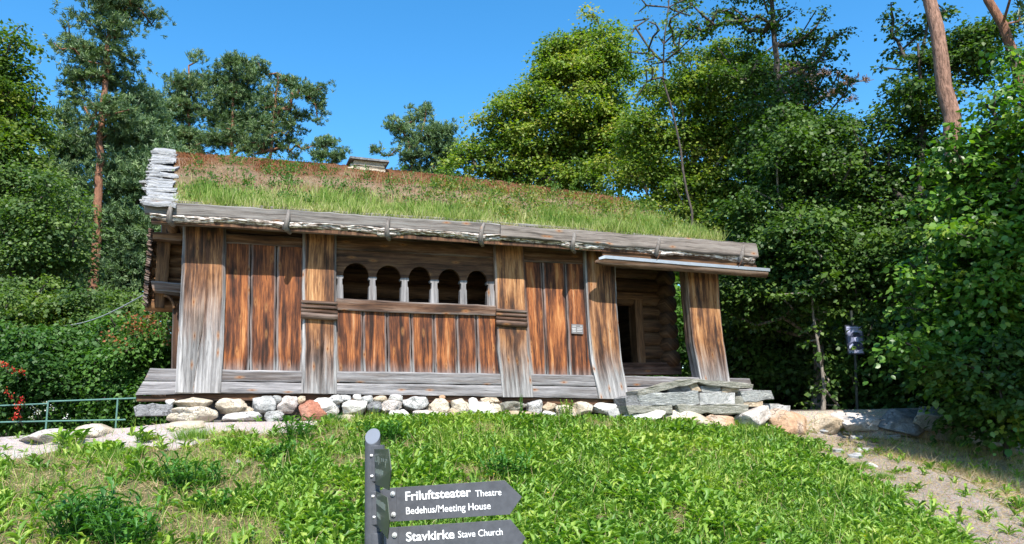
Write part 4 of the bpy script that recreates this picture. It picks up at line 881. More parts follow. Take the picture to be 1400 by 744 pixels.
text('Bedehus/Meeting House', b1, 554.5, 670, 703.3, 696, 9.0, YT, WHITE, .004)
text('Stavkirke', b2, 555, 621, 740.2, 736, 11.2, YT, WHITE, .018); text('Stave Church', b2, 626, 687, 735.3, 731.4, 8.3, YT, WHITE, .004)
# side blades reach towards the viewer and to the right; their lettering is too foreshortened to read
def sblade(P, Ys, lab):
    m = MB(); Q = [sp(x, y, Y_) for (x, y), Y_ in zip(P, Ys)]; nv = unit(np.cross(Q[1]-Q[0], Q[-1]-Q[0])); nv = nv if nv[1] > 0 else -nv
    m.poly(Q, nv*.004); o = m.build('arrow_blade', SGREEN, ps, bevel=.0008); o['label'] = lab; return o, Q, nv
s1, Q1, nv1 = sblade([(511, 614), (531, 614), (534.5, 643), (531.5, 670.5), (512.5, 662)], [D0-.03, D0-.33, D0-.40, D0-.33, D0-.03], 'upper foreshortened blade pointing at the viewer')
s2, Q2, nv2 = sblade([(513.5, 671.5), (529, 680), (532.5, 711), (529.5, 737), (514.5, 717)], [D0-.03, D0-.30, D0-.37, D0-.30, D0-.03], 'lower foreshortened blade pointing at the viewer')
FAINT = plain('faint_lettering', (.30, .33, .28), .5, 0, .02)
def mark(Q, nv, rects, parent):
    A, B, Dn = Q[0], Q[1], Q[4]
    B2 = Q[3]
    for x0, x1, y0, y1 in rects:
        pt = lambda x, y: (A*(1-x)+B*x)*(1-y)+(Dn*(1-x)+B2*x)*y
        m = MB(); m.poly([pt(x0, y0)-nv*.001, pt(x1, y0)-nv*.001, pt(x1, y1)-nv*.001, pt(x0, y1)-nv*.001], -nv*.0005); m.build('lettering', FAINT, parent)
r1 = [(.08, .11, .16, .36), (.11, .2, .33, .36), (.24, .27, .2, .36), (.33, .36, .2, .42), (.42, .45, .22, .38), (.55, .6, .24, .33), (.66, .7, .24, .33)]+[(.1+.065*i, .135+.065*i, .56-.02*(i % 3 == 0), .68) for i in range(9)]+[(.8, .82, .25, .7), (.9, .92, .25, .7), (.8, .92, .25, .27), (.8, .92, .68, .7)]
mark(Q1, nv1, r1, s1); mark(Q2, nv2, [(.08+.075*i, .12+.075*i, .2-.02*(i % 4 == 0), .36) for i in range(11)]+[(.1+.07*i, .14+.07*i, .58, .72) for i in range(5)], s2)
for x, y, pr in ((508, 623, s1), (508.5, 651, s1), (510, 678.5, s2), (511.5, 707, s2)):
    m = MB(); p = sp(x, y, D0-.035); m.tube([p+[.004, 0, 0], p+[-.006, -.004, 0]], [.0075, .006], 10); m.build('bolt', STEEL, pr, smooth=False)

# ================================================================ SMALL THINGS ABOUT
# poster board on a pole in the wood
DP = 14.5; g0 = at(1171, 556, DP); g0[2] = gz(g0[0], g0[1]); pst = empty('poster_board', g0); tag(pst, 'slim dark pole with a pale framed poster, shaded by trees', 'poster board')
def qp(x, y, d=0): return np.array(at(x, y, DP-d))-g0
m = MB(); m.tube([np.array([0, 0, -.1]), qp(1169.5, 490), qp(1163.5, 425)], .028, 10); m.build('pole', plain('dark_pole', (.03, .035, .03), .5), pst)
m = MB(); m.poly([qp(1155, 444.5, .04), (qp(1179.5, 445, .04)), qp(1182.5, 484.5, .04), qp(1160, 484.5, .04)], [0, .03, 0]); fr_ = m.build('frame', plain('poster_frame', (.04, .045, .06), .4), pst)
def pp_(s_, t_):
    a, b, c_, d_ = (np.array(v, float) for v in ((1155, 444.5), (1179.5, 445), (1182.5, 484.5), (1160, 484.5))); q = (a*(1-s_)+b*s_)*(1-t_)+(d_*(1-s_)+c_*s_)*t_; return q
def pshape(pts, mat, lv_): 
    m = MB(); m.poly([qp(*pp_(s_, t_), .043+.002*lv_) for s_, t_ in pts], [0, .0015, 0]); m.build('print', mat, fr_)
PW = plain('poster_paper', (.34, .35, .50), .5, 0, .05); PD = plain('poster_dark', (.04, .045, .08), .5, 0, .05); PM = plain('poster_mid', (.14, .15, .23), .5, 0, .05)
pshape([(.07, .05), (.93, .05), (.93, .96), (.07, .96)], PW, 0); pshape([(.07, .25), (.93, .25), (.93, .75), (.07, .75)], PM, 1)
pshape([(.3, .3), (.42, .24), (.7, .24), (.8, .31), (.95, .36), (.9, .42), (.7, .4), (.4, .42), (.2, .40)], PD, 2)
pshape([(.45, .40), (.68, .39), (.68, .53), (.57, .6), (.46, .53)], PW, 2)
pshape([(.07, .62), (.4, .56), (.75, .58), (.93, .68), (.93, .8), (.6, .85), (.3, .72), (.07, .84)], PD, 2); pshape([(.1, .72), (.35, .62), (.4, .68), (.12, .83)], PW, 3)
pshape([(.12, .10), (.88, .10), (.88, .115), (.12, .115)], PM, 3); pshape([(.12, .15), (.88, .15), (.88, .165), (.12, .165)], PM, 3)
# green railing at the left
DR = 12.2; RG = plain('green_rail_paint', (.10, .20, .17), .45); rl = at(161, 575, DR); rb0 = np.array([rl[0], rl[1], float(gz(rl[0], rl[1]))]); rail = empty('railing', rb0); tag(rail, 'thin green metal railing beyond the path in front of the hedge', 'railing')
def rp(x, y, d=DR): return np.array(at(x, y, d))-rb0
m = MB(); m.tube([rp(186, 544.5), rp(160, 545.5), rp(66, 549)], .013, 8); m.build('top_rail', RG, rail); m = MB(); m.tube([rp(66, 552), rp(-30, 556), rp(-120, 560)], .012, 8); m.build('top_rail', RG, rail)
m = MB(); m.tube([rp(172, 574), rp(66, 576), rp(-30, 578), rp(-120, 580)], .013, 8); m.build('lower_rail', RG, rail)
for x, y0 in ((161, 545.5), (66, 549), (-25, 556)):
    a = rp(x, y0); b = a.copy(); b[2] = float(gz(*(a+rb0)[:2]))-rb0[2]-.1; m = MB(); m.tube([b, a], .014, 8); m.build('railing_post', RG, rail)
# cable from the loft corner down into the bushes
a = at(198, 402.5, 11.3); b = at(75, 447, 15.0); m = MB(); pts = [a+(b-a)*t+np.array([0, 0, -.12*sin(pi*t)]) for t in np.linspace(0, 1, 16)]; m.tube([p-a for p in pts], .009, 6); o = m.build('cable', plain('grey_cable', (.35, .36, .38), .5)); o.location = a; tag(o, 'thin grey cable running from the house corner down into the bushes', 'cable')

# ================================================================ TREES
PG = 'pine trees on the left behind the house'
tree('pine_tree', 'tall pine with a long bare reddish trunk left of the house', 'tree', 20, [(127, 430), (131, 340), (136, 240), (141, 150), (150, 30), (158, -60)],
     [(150, 15, 45, 28), (195, 28, 26, 18), (178, 5, 30, 15), (90, 38, 24, 9), (118, 68, 34, 24), (172, 72, 24, 18), (88, 68, 24, 10), (110, 108, 32, 20), (160, 112, 26, 22), (98, 128, 22, 18), (138, 150, 32, 18), (160, 148, 22, 14), (120, 175, 24, 14), (158, 178, 20, 10), (150, 90, 20, 20), (145, 45, 20, 20), (150, -50, 50, 35)],
     .19, L_PINE, B_PINEUP, 'pine', 120, 560, 0.11, 0.55, group=PG)
tree('broadleaf_tree', 'yellow-green tree cut by the left edge of the photo', 'tree', 18, [(-30, 500), (-15, 250), (-5, 60)], [(5, 70, 34, 28), (20, 120, 42, 35), (35, 165, 40, 28), (-10, 200, 60, 50), (-30, 120, 50, 60), (15, 45, 18, 16)], .17, L_YEL, B_DARK, 'broad', 105, 300, 0.095, 0.5, tmean=.4)
tree('broadleaf_tree', 'dense dark green tree low at the left edge', 'tree', 17, [(10, 560), (20, 300), (25, 220)], [(25, 240, 60, 45), (55, 300, 60, 55), (5, 330, 60, 60), (20, 400, 70, 55), (80, 370, 50, 50), (-30, 250, 50, 60)], .15, L_MID, B_DARK, 'broad', 135, 300, 0.085, 0.5, tmean=.4)
tree('conifer_tree', 'loose green conifer directly behind the bare pine trunk', 'tree', 23, [(95, 560), (92, 330), (88, 150)], [(88, 165, 22, 24), (92, 195, 40, 28), (92, 250, 48, 42), (110, 320, 60, 50), (100, 400, 60, 45)], .15, L_PINE2, B_DARK, 'pine', 150, 560, 0.11, 0.55, tmean=.5)
tree('conifer_tree', 'feathery green conifer between the bare pine trunk and the house', 'tree', 21, [(185, 560), (185, 330), (190, 130)], [(190, 150, 26, 30), (180, 185, 38, 30), (195, 240, 48, 45), (180, 310, 50, 50), (165, 385, 50, 45), (215, 340, 38, 60)], .16, L_PINE2, B_DARK, 'pine', 150, 560, 0.11, 0.55, tmean=.38)
tree('pine_tree', 'slender pine top peeping out between the bare pine and the pine group', 'tree', 27, [(208, 500), (206, 250), (204, 125)], [(205, 140, 14, 16), (208, 170, 26, 20), (215, 205, 30, 22), (195, 215, 30, 20)], .14, L_PINE2, B_PINE, 'pine', 45, 420, .16, .6, group=PG)
tree('pine_tree', 'left pine of the group of three above the roof', 'tree', 30, [(262, 560), (260, 260), (258, 90)], [(268, 84, 11, 16), (255, 118, 24, 20), (272, 112, 16, 14), (250, 152, 34, 20), (240, 182, 30, 18), (262, 190, 26, 14), (240, 205, 34, 12), (275, 205, 24, 10)], .17, L_PINE, B_PINEUP, 'pine', 95, 560, 0.13, 0.62, group=PG)
tree('pine_tree', 'middle pine of the group of three above the roof', 'tree', 29, [(317, 560), (316, 230), (320, 85)], [(322, 84, 22, 16), (305, 106, 20, 18), (335, 108, 20, 18), (318, 135, 34, 22), (300, 160, 26, 16), (338, 165, 26, 20), (318, 188, 34, 16), (345, 200, 28, 14), (290, 195, 26, 16)], .18, L_PINE, B_PINEUP, 'pine', 120, 560, 0.13, 0.62, group=PG)
tree('pine_tree', 'right pine of the group of three, its crown spreading to the right', 'tree', 28, [(366, 560), (368, 220), (378, 130), (380, 100)], [(366, 97, 13, 12), (392, 112, 24, 14), (420, 132, 26, 17), (436, 150, 14, 14), (372, 140, 20, 18), (402, 158, 30, 16), (392, 186, 30, 14), (358, 180, 16, 18), (376, 205, 28, 10), (410, 205, 30, 10), (350, 200, 20, 12)], .17, L_PINE, B_PINEUP, 'pine', 95, 540, 0.125, 0.58, group=PG)
tree('pine_tree', 'small low pine just left of the chimney', 'tree', 33, [(447, 560), (447, 250), (446, 190)], [(446, 200, 12, 12), (436, 212, 16, 10), (460, 212, 18, 10)], .12, L_PINE2, B_PINE, 'pine', 34, 540, 0.13, 0.5, group=PG)
tree('pine_tree', 'rounded pine with a crooked trunk right of the chimney', 'tree', 29, [(560, 560), (562, 240), (568, 200), (582, 160)], [(575, 158, 22, 14), (548, 176, 22, 14), (600, 182, 24, 18), (575, 188, 30, 14), (528, 204, 22, 9), (560, 212, 30, 14), (606, 214, 24, 20), (585, 236, 40, 16)], .16, L_PINE2, B_PINEUP, 'pine', 95, 540, 0.12, 0.55, group=PG)
tree('maple_tree', 'large rounded maple standing against the sky above the roof', 'tree', 24, [(772, 560), (772, 330), (780, 200), (788, 60)],
     [(793, 46, 32, 18), (762, 68, 34, 22), (826, 74, 34, 26), (790, 95, 50, 28), (745, 112, 36, 22), (842, 112, 30, 22), (715, 150, 46, 26), (780, 150, 50, 28), (830, 158, 44, 28), (680, 182, 36, 22), (730, 200, 52, 26), (800, 205, 60, 30), (860, 200, 30, 40), (655, 215, 30, 22), (700, 236, 60, 22), (790, 248, 70, 24), (632, 226, 20, 22)],
     .24, L_MAPLE, B_DARK, 'broad', 480, 230, 0.1, 0.46, tmean=.42)
tree('maple_tree', 'bright yellow-green maple behind the right end of the roof', 'tree', 20.5, [(950, 560), (945, 300), (955, 90)],
     [(985, 70, 36, 20), (1030, 70, 30, 20), (940, 98, 36, 24), (1010, 95, 34, 26), (905, 125, 28, 24), (970, 130, 56, 30), (1040, 115, 30, 28), (890, 175, 34, 32), (950, 185, 54, 36), (1010, 180, 50, 36), (885, 235, 36, 40), (945, 250, 54, 44), (1010, 250, 50, 50), (940, 320, 60, 40), (1000, 330, 50, 50), (870, 285, 30, 25)],
     .2, L_MAPLE, B_GREY, 'broad', 480, 220, 0.09, 0.42, tmean=.36)
tree('maple_tree', 'sparse dark maple with a forked trunk right of the bright one', 'tree', 18.5, [(1090, 560), (1082, 300), (1072, 235), (1064, 130), (1058, 40), (1052, -60)],
     [(1055, 25, 50, 16), (1120, 28, 36, 18), (1090, 62, 44, 18), (990, 25, 44, 16), (1010, -10, 60, 16), (930, 40, 22, 14), (1130, 60, 24, 14), (960, 20, 40, 16), (1120, 90, 34, 14), (1150, 120, 24, 14), (1060, -30, 80, 20), (1030, 110, 40, 26), (1100, 120, 36, 22), (1060, 170, 50, 30), (1120, 170, 34, 26), (1040, 230, 44, 34), (1100, 250, 40, 30)],
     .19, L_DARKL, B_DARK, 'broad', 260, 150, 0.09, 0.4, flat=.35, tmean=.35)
tree('broadleaf_tree', 'dark leafy tree filling the wood right of the porch', 'tree', 16.5, [(1120, 560), (1118, 400), (1130, 200)],
     [(1080, 190, 44, 40), (1135, 190, 42, 36), (1165, 235, 36, 30), (1100, 255, 60, 44), (1050, 300, 50, 50), (1150, 300, 60, 50), (1070, 370, 66, 56), (1150, 380, 66, 50), (1020, 400, 40, 50)],
     .14, L_DARKL, B_GREY, 'broad', 330, 260, 0.085, 0.46, tmean=.45)  # dark green leaves, picked darker to stand in for canopy shade
tree('birch_tree', 'thin young birch with sparse leaves rising behind the roof', 'tree', 17, [(948, 560), (946, 290), (925, 180), (905, 110), (908, 60), (920, -40)],
     [(886, 8, 22, 12), (915, 35, 26, 16), (925, 70, 22, 14), (882, 85, 16, 16), (866, 58, 10, 10), (890, 110, 18, 12), (930, 0, 22, 14)], .042, L_MID, B_DARK, 'broad', 60, 60, 0.075, 0.3, tmean=.5)
tree('conifer_tree', 'half dead conifer with rusty brown twigs in the gap of sky', 'tree', 26, [(1088, 560), (1088, 250), (1092, 90)], [(1090, 95, 26, 14), (1120, 100, 34, 8), (1160, 112, 34, 6), (1100, 125, 30, 14), (1085, 155, 18, 26), (1140, 130, 30, 8)], .10, L_BROWN, B_GREY, 'pine', 60, 260, .15, .5)
tree('broadleaf_tree', 'shady tree with yellowing tips between the two tall pine trunks', 'tree', 15.3, [(1285, 560), (1262, 330), (1255, 60)],
     [(1214, 22, 20, 12), (1235, 52, 26, 18), (1262, 30, 30, 20), (1255, 90, 26, 24), (1235, 130, 28, 24), (1270, 150, 34, 30), (1240, 190, 34, 26), (1210, 225, 40, 24), (1270, 230, 50, 36), (1190, 275, 50, 30), (1232, 335, 44, 34), (1250, 300, 60, 40), (1200, 350, 60, 44), (1150, 245, 40, 24), (1180, 200, 26, 18), (1330, 60, 40, 40)],
     .12, L_DARKL, B_DARK, 'broad', 300, 230, 0.085, 0.4, tmean=.5)
GP2 = 'tall pine trunks at the upper right'
tree('pine_tree', 'tall pine, its thick grey-brown trunk slanting out of the top of the photo', 'tree', 13.8, [(1345, 560), (1318, 330), (1300, 160), (1287, 80), (1272, 0), (1255, -110), (1240, -260)], [(1240, -230, 130, 50), (1300, -300, 120, 50), (1180, -290, 100, 40), (1330, -210, 80, 40), (1240, -360, 110, 50)], 0.26, L_PINE, B_PINE, 'pine', 80, 330, .15, .6, group=GP2)
tree('pine_tree', 'second tall pine trunk leaning in the upper right corner', 'tree', 14.2, [(1440, 560), (1420, 200), (1385, 70), (1352, 0), (1325, -80), (1310, -200)], [(1392, 18, 14, 18), (1400, -20, 30, 20), (1310, -190, 100, 50), (1370, -260, 110, 50), (1280, -280, 90, 40), (1400, -150, 60, 40)], .19, L_PINE, B_PINEUP, 'pine', 80, 330, .15, .6, group=GP2)
tree('hazel_bush', 'big leafy hazel close by, filling the right edge of the photo', 'tree', 12.4, [(1500, 640), (1480, 480), (1430, 250)],
     [(1385, 105, 42, 30), (1362, 150, 44, 30), (1400, 170, 60, 40), (1332, 200, 44, 34), (1360, 230, 60, 40), (1320, 262, 38, 30), (1342, 290, 60, 40), (1400, 290, 60, 50), (1306, 322, 36, 34), (1328, 360, 60, 44), (1370, 380, 70, 50), (1263, 390, 36, 36), (1328, 430, 56, 40), (1360, 460, 70, 50), (1278, 460, 40, 40), (1332, 505, 66, 40), (1400, 520, 60, 46), (1470, 250, 80, 120), (1470, 450, 80, 120)],
     0.09, L_HAZEL, B_DARK, 'broad', 360, 190, 0.1, 0.46, tmean=.52, flat=.45)
G_U = 'shrubs under the trees right of the house'
for i, (x, y, rx, ry, d_, lab, mt) in enumerate([
    (1030, 470, 40, 60, 17.5, 'dim shrub seen just right of the last post', L_DARKL), (1085, 500, 46, 46, 18, 'low shade shrub left of the pale thin trunk', L_MID), (1150, 505, 44, 42, 17, 'leafy shrub behind the poster board', L_MID),
    (1215, 500, 50, 50, 15.5, 'dark shrub right of the poster board', L_DARKL), (1290, 490, 60, 60, 14.5, 'shrub deep in the shade behind the hazel', L_DARKL), (905, 440, 40, 60, 19, 'sunlit green shrub seen through the porch', L_SHRUB), (1370, 520, 60, 50, 12.5, 'gloomy shrub at the right edge behind the boulders', L_DARKL)]):
    tree('shrub', lab, 'shrub', d_, [(x, 575), (x, y+ry*.3)], [(x, y, rx, ry), (x-rx*.5, y+ry*.5, rx*.7, ry*.6), (x+rx*.5, y+ry*.5, rx*.7, ry*.6)], .04, mt, B_DARK, 'broad', 70, 230, .11, .45, group=G_U, tmean=.4)
tree('young_tree', 'thin tree with patchy pale bark in the shade left of the poster board', 'tree', 14.8, [(1124, 556), (1121, 500), (1111, 430), (1106, 330)], [(1106, 320, 30, 30), (1112, 365, 24, 25), (1106, 400, 18, 18), (1116, 440, 14, 14), (1118, 478, 12, 12), (1128, 525, 14, 12)], .036, L_DARKL, B_GREY, 'broad', 60, 220, .1, .4)
# a big tree outside the frame at the right throws the shade over the lower hazel and the wood edge
def offtree(X, Y, H, lab):
    e_ = empty('broadleaf_tree', (X, Y, float(gz(X, Y)))); tag(e_, lab, 'tree')
    m = MB(); m.tube([[0, 0, -.1], [.1, 0, H*.4], [0, .1, H*.85]], [.25, .19, .06], 10); m.build('trunk', B_DARK, e_, smooth=True); parts = []
    for i in range(170):
        v = rdir(1)[0]*rng.random()**.4*[3.4, 2.8, 2.9]+[0, 0, H*.80]; mm = 150; r_ = .55; q = rng.normal(0, r_*.6, (mm, 3)); parts.append(leaves(v+q, rdir(mm), rdir(mm, 1.5), .17, .14, 'rh', rng.random(mm)))
    build_leaves('crown', parts, L_MID, e_)
offtree(11.8, 1.4, 18.0, 'broad leafy tree to the right of the photographer, outside the photo')
offtree(13.5, 5.5, 11.5, 'tall leafy tree far to the right, outside the photo')

# hedge and shrubs at the left
G_H = 'shrubs of the hedge behind the railing'
for x, y, rx, ry, d_, lab, mt, tm in [
    (205, 490, 34, 56, 13.4, 'bright green shrub with rusty flower heads beside the house corner', L_SHRUB, .5), (150, 505, 40, 52, 13.8, 'leafy green shrub left of the rusty headed one', L_SHRUB, .4), (95, 500, 42, 56, 14, 'green shrub in the middle of the hedge', L_SHRUB, .38),
    (45, 505, 40, 56, 13.7, 'green shrub behind the red flowers', L_SHRUB, .35), (-10, 500, 40, 60, 13.9, 'shrub cut by the left edge of the photo above the railing', L_MID, .4), (60, 440, 50, 36, 15.5, 'taller pale shrub behind the hedge at the left', L_YEL, .5), (150, 440, 50, 34, 15.5, 'taller dark shrub below the bare pine trunk', L_MID, .4)]:
    tree('shrub', lab, 'shrub', d_, [(x, 585), (x, y+ry*.3)], [(x, y, rx, ry), (x-rx*.4, y+ry*.45, rx*.8, ry*.6), (x+rx*.5, y+ry*.45, rx*.7, ry*.6), (x+rx*.2, y-ry*.5, rx*.6, ry*.4)], .035, mt, B_DARK, 'broad', 150, 260, .07, .32, group=G_H, tmean=tm)
# low greenery under the railing
parts = []
for i in range(260):
    px = rng.uniform(-30, 238); b = at(px, 572+rng.uniform(-22, 10), rng.uniform(13.1, 13.8)); k = 60; parts.append(leaves(b+rng.normal(0, .13, (k, 3)), rdir(k, -.1), rdir(k, 1.2), rng.uniform(.05, .1, k), .05, 'rh', np.clip(rng.normal(.4, .2, k), 0, 1)))
tag(build_leaves('undergrowth', parts, L_SHRUB), 'low leafy undergrowth below the railing', 'undergrowth', kind='stuff')
def blossoms(name, lab, cat, spots, D_, mat, sz, n_each, stem=True, mound=.05):
    P0 = at(spots[0][0], spots[0][1], D_); e_ = empty(name, (P0[0], P0[1], float(gz(P0[0], P0[1])))); tag(e_, lab, cat); b0 = np.array(e_.location); parts = []; segs = []
    for x, y in spots:
        c_ = at(x, y, D_)-b0; k = n_each; parts.append(leaves(c_+rng.normal(0, mound, (k, 3)), rdir(k), rdir(k), sz, sz*.8, 'rh', rng.random(k))); segs.append((c_+[0, .12, -.12], c_+[0, .03, 0], .006, .004))
    build_leaves('blossoms', parts, mat, e_)
    for sg in segs:
        V, Fc = tubes_np([sg], 5); mesh_np('stem', V, [Fc], B_DARK, e_)
blossoms('red_flowers', 'bright red flowers hanging over the railing at the left edge', 'flowers', [(22, 568), (24, 560), (26, 552), (28, 545), (30, 547), (22, 556), (20, 572), (25, 572), (3, 497), (6, 499), (18, 503), (20, 507), (30, 506), (31, 509), (8, 534), (16, 542), (10, 498)], 12.0, L_RED, .026, 12, mound=.022)
blossoms('white_flowers', 'small white flowers behind the railing', 'flowers', [(45, 558), (48, 563), (53, 565), (62, 552), (64, 560), (72, 557), (44, 572), (90, 570)], 12.5, L_WHITE, .026, 10, mound=.025)
blossoms('rusty_flower_heads', 'rust brown seed heads on the shrub by the house corner', 'flowers', [(178, 437), (186, 446), (192, 452), (207, 434), (212, 440), (226, 452), (160, 470), (168, 478), (150, 462), (232, 462), (176, 450), (200, 446)], 12.7, L_RUST, .05, 40, mound=.075)
# the wood beyond, read as one mass
parts = []
for i in range(1500):
    px = rng.uniform(-350, 1800); top_ = np.interp(px, [-350, 0, 230, 260, 650, 700, 900, 1000, 1150, 1300, 1800], [250, 250, 260, 330, 330, 300, 280, 300, 330, 250, 250]); py = rng.uniform(top_, 585); D_ = rng.uniform(34, 42)
    c_ = at(px, py, D_); k = 45; q = rng.normal(0, 1, (k, 3))*[1.1, .8, .8]; parts.append(leaves(c_+q, rdir(k, -.3), rdir(k, .8), rng.uniform(.3, .55, k), .4, 'rh', np.clip(rng.normal(.35, .2, k), 0, 1)))
tag(build_leaves('woods', parts, L_MID), 'mass of green woodland far behind the house', 'woods', kind='stuff')
parts = []
for i in range(900):
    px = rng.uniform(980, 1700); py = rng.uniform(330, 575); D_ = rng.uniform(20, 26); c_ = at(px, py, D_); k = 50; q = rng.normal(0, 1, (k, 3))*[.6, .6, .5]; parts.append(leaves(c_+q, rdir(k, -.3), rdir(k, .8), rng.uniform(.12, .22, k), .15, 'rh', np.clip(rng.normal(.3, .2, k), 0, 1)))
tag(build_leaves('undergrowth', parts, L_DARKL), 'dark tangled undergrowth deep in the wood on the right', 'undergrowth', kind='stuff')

# ================================================================ BANK VEGETATION
def scatter(m_, dens_fn, x0=-7.5, x1=8.5, y0=5.2, y1=13.5):
    X = rng.uniform(x0, x1, m_); Y = rng.uniform(y0, y1, m_); Zg = gz(X, Y); pth, trk, dry_, px, py, u, n, ok = px_masks(X, Y, Zg)
    q = dens_fn(X, Y, px, py, pth, trk, dry_, n)*((px > -160) & (px < 1560) & (py < 860) & (n > .42)); k = rng.random(m_) < q
    return np.stack([X, Y, Zg], 1)[k], px[k], py[k]
nzv = lambda X, Y, s_, sd: np.array([mn.noise(Vector((a*s_, b*s_, sd))) for a, b in zip(X, Y)])
def patch_bare(X, Y, px, py):      # thin, straw-coloured patches, mostly upper left
    f = nzv(X, Y, 1.1, 2.)+.5*nzv(X, Y, 3.1, 7.); lim = np.interp(px, [-150, 100, 350, 500, 700, 1500], [.36, .36, .26, -.18, -.40, -.40])+np.interp(py, [590, 640, 744], [.12, 0, -.12])
    return np.clip((f+lim)*4+.5, 0, 1)
def d_ros(X, Y, px, py, pth, trk, dry_, n): b = patch_bare(X, Y, px, py); return np.where(pth, .035, np.where(trk, .03, np.where(dry_, .035, 1-.9*b)))
P, px, py = scatter(36000, d_ros)
parts = []; m_ = len(P); kind = nzv(P[:, 0], P[:, 1], .9, 20.); cz = nzv(P[:, 0], P[:, 1], .7, 33.)
nl = rng.integers(6, 11, m_); idx = np.repeat(np.arange(m_), nl); tot = len(idx); az = rng.random(tot)*2*pi; el = rng.uniform(.25, 1.25, tot)
Dd = np.c_[np.cos(az)*np.cos(el), np.sin(az)*np.cos(el), np.sin(el)]; Nn = np.c_[-np.cos(az)*np.sin(el), -np.sin(az)*np.sin(el), np.cos(el)]+rng.normal(0, .25, (tot, 3))
Ls = (rng.uniform(.055, .165, m_)*(1+.5*kind))[idx]*rng.uniform(.6, 1.15, tot); lt = np.clip(.40+.35*cz[idx]+rng.normal(0, .17, tot)+np.interp(px[idx], [0, 400], [.08, 0]), 0, 1)
dand = (kind[idx]+rng.normal(0, .15, tot)) > .05
for sel, tpl, wr in ((dand, 'dandelion', .25), (~dand, 'dock', .24)):
    parts.append(leaves(P[idx][sel]+rng.normal(0, .012, (sel.sum(), 3))*[1, 1, .3], Dd[sel], Nn[sel], Ls[sel], Ls[sel]*wr, tpl, lt[sel]))
tag(build_leaves('meadow_plants', parts, L_MEADOW), 'dense carpet of low broad leaved plants on the bank', 'ground cover', kind='stuff')
def d_gr(X, Y, px, py, pth, trk, dry_, n): return np.where(pth, .04, np.where(trk, .05, np.where(dry_, .12, .8)))
P, px, py = scatter(75000, d_gr); m_ = len(P); D_ = unit(np.c_[rng.normal(0, .35, (m_, 2)), np.ones(m_)]); gz_ = nzv(P[:, 0], P[:, 1], 1.7, 11.)
tag(build_leaves('grass', [leaves(P, D_, rdir(m_), rng.uniform(.05, .19, m_)*(1+gz_), .0055, 'blade', np.clip(.4+gz_*.5+rng.normal(0, .2, m_), 0, 1))], L_MEADOW), 'fine green grass growing between the broad leaves', 'grass', kind='stuff')
def d_dry(X, Y, px, py, pth, trk, dry_, n): return np.where(pth, .02, np.where(trk, .45, np.where(dry_, 1., np.clip(patch_bare(X, Y, px, py)-.15, .02, 1))))
P, px, py = scatter(130000, d_dry); m_ = len(P); D_ = unit(np.c_[rng.normal(0, 1., (m_, 2)), rng.uniform(.05, .8, m_)])
tag(build_leaves('dry_grass', [leaves(P+[0, 0, .01], D_, rdir(m_, .5), rng.uniform(.05, .15, m_), .0045, 'blade', rng.random(m_))], L_DRY), 'dry straw coloured grass on the bare patches of the bank', 'dry grass', kind='stuff')
# tufts of fine grass
G_T = 'grass tufts on the bank'
for x, y, r_, h, lab, mt in [(262, 600, .16, .16, 'fine green grass tuft in front of the flat cream rock by the path', L_MEADOW), (455, 578, .10, .16, 'bluish green grass tuft under the second post', L_WEED), (165, 628, .16, .14, 'grass tuft among yellowish leaves at the left', L_MEADOW), (130, 590, .06, .1, 'small wispy tuft on the gravel path', L_MEADOW), (1210, 655, .1, .1, 'tuft at the edge of the dirt track', L_MEADOW), (1262, 600, .22, .16, 'straw-green tuft before the long shaded boulder', L_DRY), (1310, 608, .2, .15, 'tuft under the hazel shade', L_MEADOW), (1180, 640, .12, .1, 'green tuft on the dry bank', L_MEADOW), (250, 655, .2, .14, 'grass tuft on a bare patch below the path', L_MEADOW), (198, 563, .07, .09, 'small tuft before the dark slab', L_MEADOW)]:
    p = ghit(x, y); m_ = int(260+2500*r_); ang = rng.random(m_)*2*pi; rr = rng.random(m_)**.6*r_; q = np.c_[np.cos(ang)*rr, np.sin(ang)*rr, np.zeros(m_)]
    D_ = unit(np.c_[q[:, :2]/r_*.7+rng.normal(0, .25, (m_, 2)), np.ones(m_)]); q[:, 2] = gz(p[0]+q[:, 0], p[1]+q[:, 1])-gz(p[0], p[1])
    o = build_leaves('grass_tuft', [leaves(q, D_, rdir(m_), h*rng.uniform(.5, 1.2, m_), .004, 'blade', np.clip(rng.normal(.3, .2, m_), 0, 1))], mt); o.location = (p[0], p[1], float(gz(p[0], p[1]))-.01); tag(o, lab, 'grass tuft', G_T)
